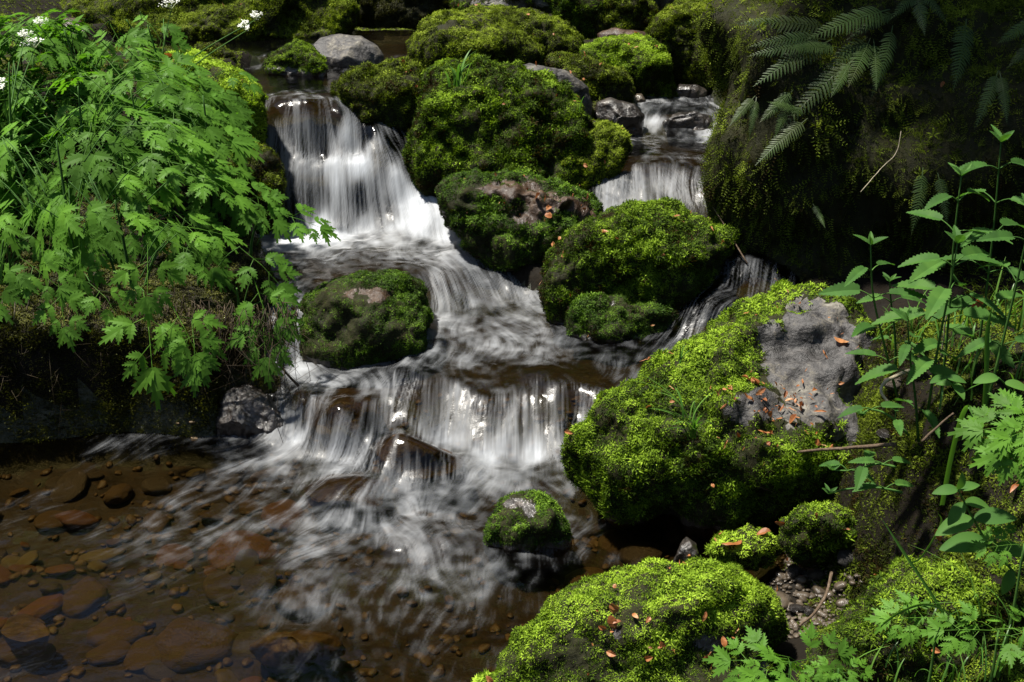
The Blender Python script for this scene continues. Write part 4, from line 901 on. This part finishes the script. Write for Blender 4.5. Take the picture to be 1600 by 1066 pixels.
# ------------------------------------------------------------------ nettles
ov = lambda x: (math.sin(math.pi * min(1, (x * .92 + .08) ** .72)) ** .8) * 1.0 + .02 if x < .99 else .02
def nettle_leaf(seed):
    r = np.random.default_rng(seed)
    V, F = ribbon_leaf(1.0, r.uniform(.19, .23), 11, ov, depth=.22, fold=.35, droop=.16 + .12 * r.random(), fwd=.25)
    V[:, 2] += .012 * np.sin(V[:, 0] * 34) * np.abs(V[:, 1]) * 4
    return mesh_from('leaf', V, F, M['nettle_leaf'], {'tint': .5 + .15 * noise(V * 6 + seed)}, smooth_shade=False)
NL = [nettle_leaf(s) for s in range(5)]
def nettle(label, path, Y0, Y1, nodes, size, group='nettles on the right bank', seed=0):
    r = random.Random(seed); n = len(path)
    P = np.array([at_y(np.float64(x), np.float64(y), Y0 + (Y1 - Y0) * i / (n - 1)) for i, (x, y) in enumerate(path)])
    b = P[0]; C = curve(P, 40); t = thing('nettle', label, 'plant', b, group); paths = [(P, .0034, .0016)]
    a0 = r.uniform(0, 3)
    for j in range(nodes):
        f = .25 + .75 * (j / (nodes - 1)) ** .9; p = C[min(39, int(f * 39.5))]; a = a0 + (j % 2) * 1.57 + r.gauss(0, .2)
        top = f > .97; s = size * (.95 - .45 * f ** 3) * (1 if f > .35 else .8)
        if top: s = size * .42
        for sg in (0, math.pi):
            d = np.array([math.cos(a + sg), .75 * math.sin(a + sg), .75 if top else r.gauss(.12, .12)]); d /= np.linalg.norm(d)
            pl = .0 if top else s * .38
            q = p + d * pl + np.array([0, 0, pl * .35])
            if pl: paths.append(([p, (p + q) / 2 + [0, 0, .002], q], .0016, .0011))
            dd = d.copy(); dd[2] = d[2] if top else r.gauss(-.08, .14)
            put_leaf(t, b, NL[r.randrange(5)], q, dd, (r.gauss(0, .2), -.3 + r.gauss(0, .15), 1), s * r.uniform(.85, 1.12))
        if top:
            for sg in (1.57, -1.57):
                d = np.array([math.cos(a + sg) * .7, math.sin(a + sg) * .5, .8]); put_leaf(t, b, NL[r.randrange(5)], p, d, (0, -.5, 1), s * .75)
    obj('stem', stem_mesh(paths, b, seed=seed), t)
nettle('nettle standing free before the dark cliff, leftmost of the tall ones', [(1402,620),(1382,540),(1364,460),(1360,382)], 2.45, 2.42, 5, .105, seed=2)
nettle('tallest nettle with its tip high against the dark cliff', [(1515,620),(1535,500),(1552,360),(1564,222)], 2.42, 2.4, 7, .115, seed=5)
nettle('nettle with an orange speck on a leaf below its tip', [(1470,620),(1482,500),(1490,380),(1502,275)], 2.38, 2.36, 6, .115, seed=8)
nettle('nettle in the middle of the stand with broad level leaves', [(1450,640),(1466,540),(1484,450),(1496,380)], 2.3, 2.28, 5, .12, seed=11)
nettle('nettle with a bare dark reddish stem leaning to the edge of the photo', [(1540,640),(1575,500),(1598,400),(1612,330)], 2.25, 2.22, 4, .11, seed=14)
nettle('short shaded nettle between the bare rock and the nettle stand', [(1435,690),(1430,620),(1422,560),(1418,500)], 2.3, 2.28, 4, .10, seed=17)
nettle('short nettle at the back of the stand', [(1400,580),(1398,520),(1392,470),(1390,440)], 2.62, 2.6, 3, .08, seed=19)
nettle('low nettle hanging over the dark gap below the bare rock', [(1400,730),(1370,725),(1335,735),(1300,735)], 2.2, 2.22, 4, .07, seed=23)
nettle('small nettle hanging over the edge beside the large boulder', [(1420,680),(1390,650),(1360,640),(1345,650)], 2.25, 2.26, 3, .07, seed=29)
nettle('nettle with one single broad leaf hanging above the round moss mound', [(1410,770),(1370,762),(1320,765),(1296,772)], 2.2, 2.24, 2, .075, seed=31)

# ------------------------------------------------------------------ smooth leaved plant
oval = lambda x: math.sin(math.pi * min(1, x ** .85)) ** .75 + .02 if x < .99 else .02
def smooth_leaf(seed):
    r = np.random.default_rng(seed); V, F = ribbon_leaf(1, .25, 9, oval, depth=.02, fold=.3, droop=.3, fwd=0); 
    return mesh_from('leaf', V, F, M['nettle_leaf'], {'tint': .62 + .12 * noise(V * 3 + seed)}, smooth_shade=True)
SLV = [smooth_leaf(k) for k in range(3)]
def smooth_plant(label, path, Y, leaves, name='smooth_leaved_plant', cat='plant'):
    P = np.array([at_y(np.float64(x), np.float64(y), Y - .01 * i) for i, (x, y) in enumerate(path)]); b = P[0]; C = curve(P, 30)
    t = thing(name, label, cat, b); obj('stem', stem_mesh([(P, .0028, .0016)], b), t)
    for f, dx, dy, dz, s in leaves: put_leaf(t, b, SLV[pr.randrange(3)], C[int(f * 29)], (dx, dy, dz), (pr.gauss(0, .15), -.5, 1), s)
smooth_plant('plant with smooth oval leaves in opposite pairs, leaning over the dark hollow', [(1590,900),(1545,850),(1515,800),(1497,765)], 1.85,
  [(.1,-.3,-.5,-.7,.05),(.35,-1,-.2,.15,.09),(.3,1,-.1,.1,.07),(.62,.9,-.2,.3,.075),(.6,-1,-.3,-.1,.075),(.82,1,0,.0,.05),(.82,-.6,-.4,-.5,.05),(1,-1,-.1,.05,.045),(1,.8,0,.35,.04),(1,.1,-.3,.9,.035)])
smooth_plant('little light green sprig with three oval leaves on the mossy cliff', [(1152,108),(1146,98),(1140,92)], 4.75, [(.2,-.9,-.2,.25,.06),(1,.5,-.2,.8,.05),(.6,-.7,-.3,-.5,.05)], 'leafy_sprig')
smooth_plant('small heart leaved plant by the nettle roots', [(1500,620),(1490,600),(1478,590)], 2.2, [(1,-.8,-.4,.1,.04),(1,.8,-.4,.1,.04),(.6,.3,-.9,-.2,.045),(.5,-.9,.2,.1,.035)], 'leafy_sprig')
smooth_plant('small round leaved sprig in the shaded bank right of the nettle roots', [(1590,625),(1575,605),(1560,590)], 2.1, [(1,-.9,-.2,.05,.05),(.7,.9,-.3,.0,.05),(.3,-.3,-.9,.1,.05)], 'leafy_sprig')

# ------------------------------------------------------------------ ferns on the cliff
def frond(seed, droop):
    r = np.random.default_rng(seed); parts = []; npn = 22
    parts.append(tube(np.array([(0, 0, 0), (.35, 0, 0), (.7, 0, 0), (1, 0, 0)]), [.008, .007, .005, .002], 3))
    for i in range(npn):
        s = .14 + .85 * i / npn; w = .135 * math.sin(math.pi * min(1, (s * .80 + .22))) ** .8 * r.uniform(.85, 1.1)
        for sg in (1, -1):
            V, F = ribbon_leaf(w, w * .06 + .0045, 4, lambda x: (1 - x ** 3) * .9 + .1, depth=.12, fold=.1, droop=.25, fwd=.1)
            parts.append((turn(V, sg * (1.2 - .25 * s + r.normal(0, .05)), (s, 0, 0), r.normal(.05, .05)), F))
    V, F = join(parts); V[:, 2] -= droop * V[:, 0] ** 2
    tint = .62 + .15 * noise(V * 4 + seed) - .45 * smooth(.85, 1.0, V[:, 0]) * r.uniform(0, 1) 
    return mesh_from('frond', V, F, M['fern_leaf'], {'tint': tint}, smooth_shade=False)
FR = [frond(k, .12 + .1 * k) for k in range(4)]
CV, CF, CN = SURF['mossy_cliff']
def cliff_t(px, py):
    x, y = project(CV); d = np.hypot(x - px, y - py); t = (CV - CAM) @ FWD
    near = d < 40
    return t[near].min() if near.any() else t[np.argmin(d)]
def fern(label, fronds):
    Ps = []
    for x0, y0, x1, y1, out in fronds:
        t0 = cliff_t(x0, y0) - .015; Ps.append((at_t(np.float64(x0), np.float64(y0), t0), at_t(np.float64(x1), np.float64(y1), min(t0, cliff_t(x1, y1)) - out)))
    b = Ps[0][0]; t = thing('fern', label, 'fern', b, 'ferns on the mossy cliff')
    for k, (p, q) in enumerate(Ps):
        d = q - p; put_leaf(t, b, FR[pr.randrange(4)], p, d, (pr.gauss(0, .15), -.8, .75), np.linalg.norm(d) * .92, 'frond')
fern('fern with two fronds spreading level at the top left of the cliff', [(1300,45,1158,14,.10),(1290,62,1196,42,.12)])
fern('fern with a single short frond tilted over the cliff edge', [(1285,72,1178,66,.10)])
fern('fern with a grey green frond slanting down over the yellow moss', [(1300,62,1180,112,.14),(1310,75,1232,68,.1)])
fern('fern with the palest stiff frond slanting down, middle of the cliff edge', [(1335,92,1236,162,.15),(1330,95,1300,150,.1)])
fern('fern with a half withered frond low on the cliff edge', [(1262,185,1180,246,.12),(1260,180,1205,150,.08)])
fern('fern with brownish fronds hanging from the top of the cliff', [(1395,40,1385,130,.12),(1400,20,1340,36,.12),(1390,15,1270,38,.14)])
fern('fern with broad pale fronds at the top edge of the photo', [(1420,-25,1490,8,.15),(1430,-20,1445,44,.15),(1450,-30,1400,20,.12)])
fern('fern with a brown frond dangling over the black hollow', [(1510,30,1506,125,.12)])
fern('dark fern hanging deep in the black hollow behind the nettles', [(1442,262,1440,362,.10),(1465,270,1490,350,.08)])
fern('small pale fern tuft alone low on the dark cliff', [(1270,318,1292,352,.08)])
fern('fern at the far top corner of the cliff', [(1620,30,1560,62,.12),(1625,60,1580,95,.1)])
fern('small fern low on the mossy edge beside the little light green sprig', [(1180,150,1140,190,.08),(1182,152,1175,205,.07)])
fern('dull fern tangled under the top edge ferns, half withered', [(1360,60,1330,130,.1),(1365,62,1375,140,.08),(1355,58,1300,105,.1)])
fern('dark drooping fern right of the black hollow', [(1560,110,1535,190,.1),(1562,112,1580,190,.08)])
fern('fern beneath the withered frond, dull and shaded', [(1240,140,1185,190,.08),(1235,150,1215,215,.08)])

# ------------------------------------------------------------------ grass
def grass_tuft(label, px, py, Y, n, ln, seed, spread=.02, lean=(0, 0), group=None, r0=.0022):
    r = np.random.default_rng(seed); b = at_y(np.float64(px), np.float64(py), Y); parts, T = [], []
    for k in range(n):
        a = r.uniform(0, 6.28); l = ln * r.uniform(.5, 1.15); o = r.uniform(.15, .75)
        d = np.array([math.cos(a) * o + lean[0], math.sin(a) * o * .8 + lean[1]]); p = np.array([r.normal(0, spread), r.normal(0, spread), -.015])
        s = np.linspace(0, 1, 7); bend = r.uniform(.3, 1.0)
        C = np.column_stack([p[0] + d[0] * l * s ** 1.5, p[1] + d[1] * l * s ** 1.5, p[2] + l * (s - .55 * bend * s ** 2.2) * .9])
        side = np.array([-d[1], d[0], 0]); side /= np.linalg.norm(side) + 1e-6
        w = r0 * (1 - s ** 2.5) + .0002
        V = np.vstack([C + side * w[:, None], C - side * w[:, None]]); F = [q for i in range(6) for q in ((i, i + 1, i + 8), (i, i + 8, i + 7))]
        parts.append((V, np.array(F))); T += [r.uniform(.2, .9)] * 14
    V, F = join(parts); o = obj('grass_tuft', mesh_from('grass_tuft', V, F, M['grass'], {'tint': np.array(T)}), loc=b)
    return tag(o, label, 'grass', group)
grass_tuft('grass tuft arching out of the cleft in the large bare topped boulder', 1088, 676, 2.66, 16, .16, 1, .008, (-.4, -.3), None, .0036)
grass_tuft('long thin grass blades rising in front of the mossy slope of the large boulder', 1078, 650, 2.66, 6, .2, 2, .006, (-.1, -.1), None, .003)
grass_tuft('single grass blade on the upper slope of the large boulder', 1063, 560, 2.95, 3, .09, 3, .004)
grass_tuft('dark green grass tuft growing from the bright moss cap', 716, 128, 4.70, 14, .21, 4, .02, r0=.0055)
grass_tuft('thin single blade at the edge of the bright moss cap', 905, 170, 4.7, 1, .12, 5, .004)
for k, (x, y, Y, n_, l) in enumerate([(1430,520,2.75,14,.15),(1480,540,2.6,16,.17),(1530,520,2.6,16,.18),(1580,500,2.6,14,.18),(1560,560,2.4,14,.17),(1600,580,2.3,12,.2),(1500,600,2.35,10,.16),(1640,520,2.5,12,.2),(1390,520,2.7,8,.12),(1625,470,2.7,12,.18)]):
    grass_tuft('loose light green grass among the nettles on the right bank', x, y, Y, n_, l, 20 + k, .05, group='grass among the nettles')
for k, (x, y, Y, n_, l, ln_) in enumerate([(1500,1000,1.8,9,.16,(-.2,-.2)),(1440,960,1.85,8,.14,(.2,-.2)),(1560,1040,1.75,12,.15,(-.1,-.1)),(1380,1040,1.78,8,.11,(0,0)),(1480,1060,1.72,12,.12,(0,0)),(1600,1000,1.75,9,.15,(-.3,0)),(1530,950,1.9,8,.17,(-.4,0))]):
    grass_tuft('thin grass growing out of the moss mound in the lower corner', x, y, Y, n_, l, 40 + k, .03, ln_, 'grass on the corner moss mound', .0016)
def blade(label, pts, Y0, Y1, w, name='long_grass', mat='grass', tint=.55):
    n = len(pts); P = curve(np.array([at_y(np.float64(x), np.float64(y), Y0 + (Y1 - Y0) * i / (n - 1)) for i, (x, y) in enumerate(pts)]), 24)
    T = np.gradient(P, axis=0); sd_ = np.cross(T, FWD + [0, 0, .4]); sd_ /= np.linalg.norm(sd_, axis=1, keepdims=True); s = np.linspace(0, 1, 24)
    ww = (w * np.minimum(1, (1 - s) * 3 + .05))[:, None]; mid = P + np.cross(sd_, T / np.linalg.norm(T, axis=1, keepdims=True)) * ww * .4
    V = np.vstack([P + sd_ * ww, mid, P - sd_ * ww]) - P[0]; F = [q for i in range(23) for a in (0, 24) for q in ((a + i, a + i + 1, a + i + 25), (a + i, a + i + 25, a + i + 24))]
    return tag(obj(name, mesh_from(name, V, np.array(F), M[mat], {'tint': np.full(72, tint)}), loc=P[0]), label, 'grass')
blade('broad bent grass blade folded over beside the nettle stems', [(1472,790),(1485,720),(1500,660),(1512,635),(1520,650)], 2.0, 1.95, .005)
blade('upright broad grass blade among the nettle stems', [(1537,650),(1541,590),(1543,520),(1550,480)], 2.15, 2.15, .005)
blade('long straight grass blade crossing the dark hollow above the moss mound', [(1490,985),(1450,920),(1410,860),(1376,808)], 1.8, 1.85, .0028)
blade('grass blade arching level over the moss mound', [(1380,975),(1410,955),(1450,945),(1500,965)], 1.78, 1.75, .0028)
blade('fallen pale grass stalk lying below the smooth leaved plant', [(1420,880),(1440,870),(1470,820),(1465,800)], 1.9, 1.9, .0022, tint=.9)

# ------------------------------------------------------------------ sticks
def stick(label, pts, Y0, Y1, r0, r1, mat='twig', name='twig'):
    n = len(pts); P = curve(np.array([at_y(np.float64(x), np.float64(y), Y0 + (Y1 - Y0) * i / (n - 1)) for i, (x, y) in enumerate(pts)]), 16)
    P = P + .0012 * np.column_stack([noise(P * 40), noise(P * 40 + 9), noise(P * 40 + 5)])
    V, F = tube(P, np.linspace(r0, r1, 16), 7); return tag(obj(name, mesh_from(name, V - P[0], F, M[mat]), loc=P[0]), label, 'twig')
stick('short black twig sticking up from the shelf below the little spout', [(467,603),(452,588),(437,570)], 3.45, 3.44, .005, .003)
stick('thin twig leaning across the right branch behind the bright dome boulder', [(1168,412),(1140,365),(1115,325),(1095,300)], 3.98, 4.3, .003, .002)
stick('bare branch jutting level over the moss below the bare rock', [(1400,694),(1340,699),(1290,702),(1246,706)], 2.3, 2.45, .005, .003, 'twig')
stick('pale crooked twig curving over the moss at the foot of the nettles', [(1440,575),(1405,585),(1380,600),(1378,615),(1388,628)], 2.42, 2.36, .005, .003, 'twig_pale')
stick('brown root winding down across the wet gravel', [(1300,895),(1292,925),(1275,955),(1250,978)], 2.28, 2.1, .004, .003, 'twig')
stick('thin dry stem arching up in the dark hollow behind the nettles', [(1345,300),(1375,265),(1400,240),(1408,205)], 3.6, 3.7, .0016, .001, 'twig_pale')
stick('dry twig on the shaded bank below the nettles', [(1440,690),(1465,668),(1490,645)], 2.15, 2.15, .003, .002)
stick('dry brown stalk standing among the nettles', [(1470,560),(1478,500),(1486,440)], 2.5, 2.5, .002, .0015, 'twig_pale')
stick('dead stalk hanging down the dark bank left of the plants', [(25,465),(22,500),(18,548)], 3.42, 3.4, .002, .0015, 'twig_pale')

# ------------------------------------------------------------------ stones on the bed and gravel
def pebble_mesh(seed, sub=3):
    V, F = ICO[sub]; r = np.random.default_rng(seed)
    W = V * (1 + .30 * fbm(V * .9 + seed * 5, 3, seed)[:, None]); W = np.sign(W) * np.abs(W) ** r.uniform(.75, 1.0)
    return W, F
PM = [pebble_mesh(k) for k in range(8)]; PMI = [pebble_mesh(k, 4) for k in range(8)]
sr = np.random.default_rng(77); STN = []
KIN = [('stone_river', 'brown stone lying on the bed of the clear shallow pool'), ('stone_tan', 'pale tan stone lying on the bed of the clear shallow pool'), ('stone_rust', 'rusty orange stone lying on the bed of the clear shallow pool'), ('stone_dark', 'dark stone lying on the bed of the clear shallow pool')]
fixed = [(152,842,80,30,1),(20,860,50,30,1),(300,985,120,45,0),(130,920,70,30,0),(270,860,60,22,2),(35,880,45,24,2),(80,800,60,24,0),(380,850,110,26,2),(110,760,90,30,3),(185,770,70,30,0),(60,930,80,25,2),(180,960,90,30,0),(240,800,60,24,0),(80,905,50,18,3),(330,790,55,24,0),(470,920,90,30,0),(1000,860,80,34,3),(960,840,70,26,0),(1010,800,90,25,0),(920,900,80,26,0)]
while len(fixed) < 95:
    x, y = sr.uniform(-60, 520), sr.uniform(700, 1066)
    if x > 420 and sr.random() < .5: continue
    w = min(78, 26 * sr.lognormal(.35, .5)); fixed.append((x, y, w, w * sr.uniform(.35, .6), int(sr.choice([0, 0, 1, 2, 3, 3]))))
smesh = {}
for i, (x, y, w, h, k) in enumerate(fixed):
    p = at_z(np.float64(x), np.float64(y), -.07)
    if channel_sd(p[None, :2])[0] > -.06: continue
    key = (i % 8, k)
    if key not in smesh: smesh[key] = mesh_from('stone', *PMI[i % 8], M[KIN[k][0]])
    s = w / FPX * 2.9 * .5
    p[2] = gz(p[0], p[1]) + .006
    o = obj('stone', smesh[key], loc=p); o.scale = (s, s * sr.uniform(.7, 1.1), s * sr.uniform(.28, .45)); o.rotation_euler = (sr.normal(0, .2), sr.normal(0, .2), sr.uniform(0, 6.28))
    tag(o, KIN[k][1], 'stone', 'stones on the bed of the clear pool')
def gravel(name, pts, size, mat, seed):
    r = np.random.default_rng(seed); n = len(pts)
    ax = r.normal(0, .3, (n, 3)) + [0, 0, 1]; ax /= np.linalg.norm(ax, axis=1, keepdims=True)
    V, F, T = scatter(pts, ax, size, r.uniform(0, 1, n), [(v * [1, .8, .5], f) for v, f in PM[:6]], seed=seed)
    tag(obj(name, mesh_from(name, V, F, M[mat])), kind='stuff')
n = 1100; gp = at_z(sr.uniform(1205, 1400, n), sr.uniform(830, 985, n), .05)
gp[:, 2] = ground_z(gp[:, :2]) + .003; gp = gp[(gp[:, 2] < .13) & (gp[:, 2] > -.03)]; n = len(gp)
gravel('wet_gravel', gp, sr.lognormal(-5.1, .45, n), 'stone_dark', 5)
n = 1500; q = np.column_stack([sr.uniform(-1.7, .9, n), sr.uniform(1.8, 3.5, n)]); q = q[channel_sd(q) < -.02]; q = np.column_stack([q, ground_z(q) + .003])
gravel('bed_gravel', q, sr.uniform(.006, .02, len(q)), 'stone_river', 6)
for x, y, w, lab, mt in [(1365,845,40,'rounded dark grey stone at the back of the gravel patch','stone_dark'),(1358,862,30,'smaller grey stone in front of the rounded one on the gravel','rock_wet'),(1240,893,34,'dark angular stone on the wet gravel','rock_wet'),(1275,895,30,'brown black stone beside the dark angular one on the gravel','stone_dark'),
                         (1318,912,42,'flat pale stone on the wet gravel beside the winding root','rock_grey'),(1245,942,24,'shiny black pebble at the wet end of the gravel','rock_wet'),(1228,925,22,'brown pebble by the foot of the low mossy boulder','stone_dark'),(1265,945,22,'second shiny black pebble, right of the first','rock_wet')]:
    p = at_z(np.float64(x), np.float64(y), .06); p[2] = gz(p[0], p[1]) + .012; o = obj('pebble', mesh_from('pebble', *PMI[int(x) % 8], M[mt]), loc=p); s = w / FPX * 2.5 * .5
    o.scale = (s, s * .8, s * .6); o.rotation_euler = (0, 0, x % 3); tag(o, lab, 'stone')

# ------------------------------------------------------------------ fallen scales and leaves
def dead_leaf(seed, wide):
    r = np.random.default_rng(seed); V, F = ribbon_leaf(1, wide, 5, oval, depth=.05, fold=.5 * r.uniform(-1, 1.4), droop=.5 * r.uniform(-1, 1), fwd=0)
    V[:, 2] += .1 * noise(V * 3 + seed); return mesh_from('fallen_leaf', V - V.mean(0), F, M['dead_leaf'], {'tint': .5 + .25 * noise(V * 2 + seed)}, smooth_shade=False)
DL = [dead_leaf(k, (.2, .3, .42, .12, .26, .08)[k]) for k in range(6)]
LSPOT = {503: [(1190,625,80,40),(1125,740,22,75),(1165,505,55,25),(1230,690,80,60)], 504: [(1060,1000,110,35),(960,950,60,40)], 509: [(840,320,80,30)]}
def drop_leaves(V, F, VN, n, label, bare, seed, size):
    r = np.random.default_rng(seed)
    e = np.cross(V[F[:, 1]] - V[F[:, 0]], V[F[:, 2]] - V[F[:, 0]]); ar = np.linalg.norm(e, axis=1); fn = e / (ar[:, None] + 1e-12)
    c = V[F].mean(1); vw = CAM - c; vw /= np.linalg.norm(vw, axis=1, keepdims=True)
    w = ar * smooth(.15, .7, fn[:, 2]) * smooth(-.05, .2, (fn * vw).sum(1)) * (.25 + smooth(-.1, .3, fbm(c * 6, 2, seed)))
    px, py = project(c)
    for bx, by, rx, ry in LSPOT.get(seed, ()): w = w * (1 + 7 * smooth(1.2, .5, np.hypot((px - bx) / rx, (py - by) / ry)))
    P, idx = sample(V, F, w, n, seed); nv = VN[F[idx]].mean(1)
    for p, q in zip(P, nv):
        o = obj('fallen_leaf', DL[r.integers(6)]); s = s = size * r.lognormal(-.12, .45)
        m_ = orient(r.normal(0, 1, 3), q + r.normal(0, .25, 3)).to_4x4() @ Matrix.Diagonal((s, s, s, 1)); m_.translation = Vector(p + q * (.012 + .004 * r.random())); o.matrix_basis = m_
        tag(o, label, 'leaf', 'fallen brown scales and leaves')
for V, F, VN, n, lab, bare, sd_ in LITTER:
    Yd = float(np.linalg.norm(V.mean(0) - CAM)); where = SHORT.get(sd_, lab)
    drop_leaves(V, F, VN, n, 'small brown bud scale on the ' + where, bare, 500 + sd_, .010 + .0028 * Yd)
drop_leaves(RB[0], RB[1], RB[2], 36, 'dry brown fallen leaf on the ground around the nettles', (), 900, .035)
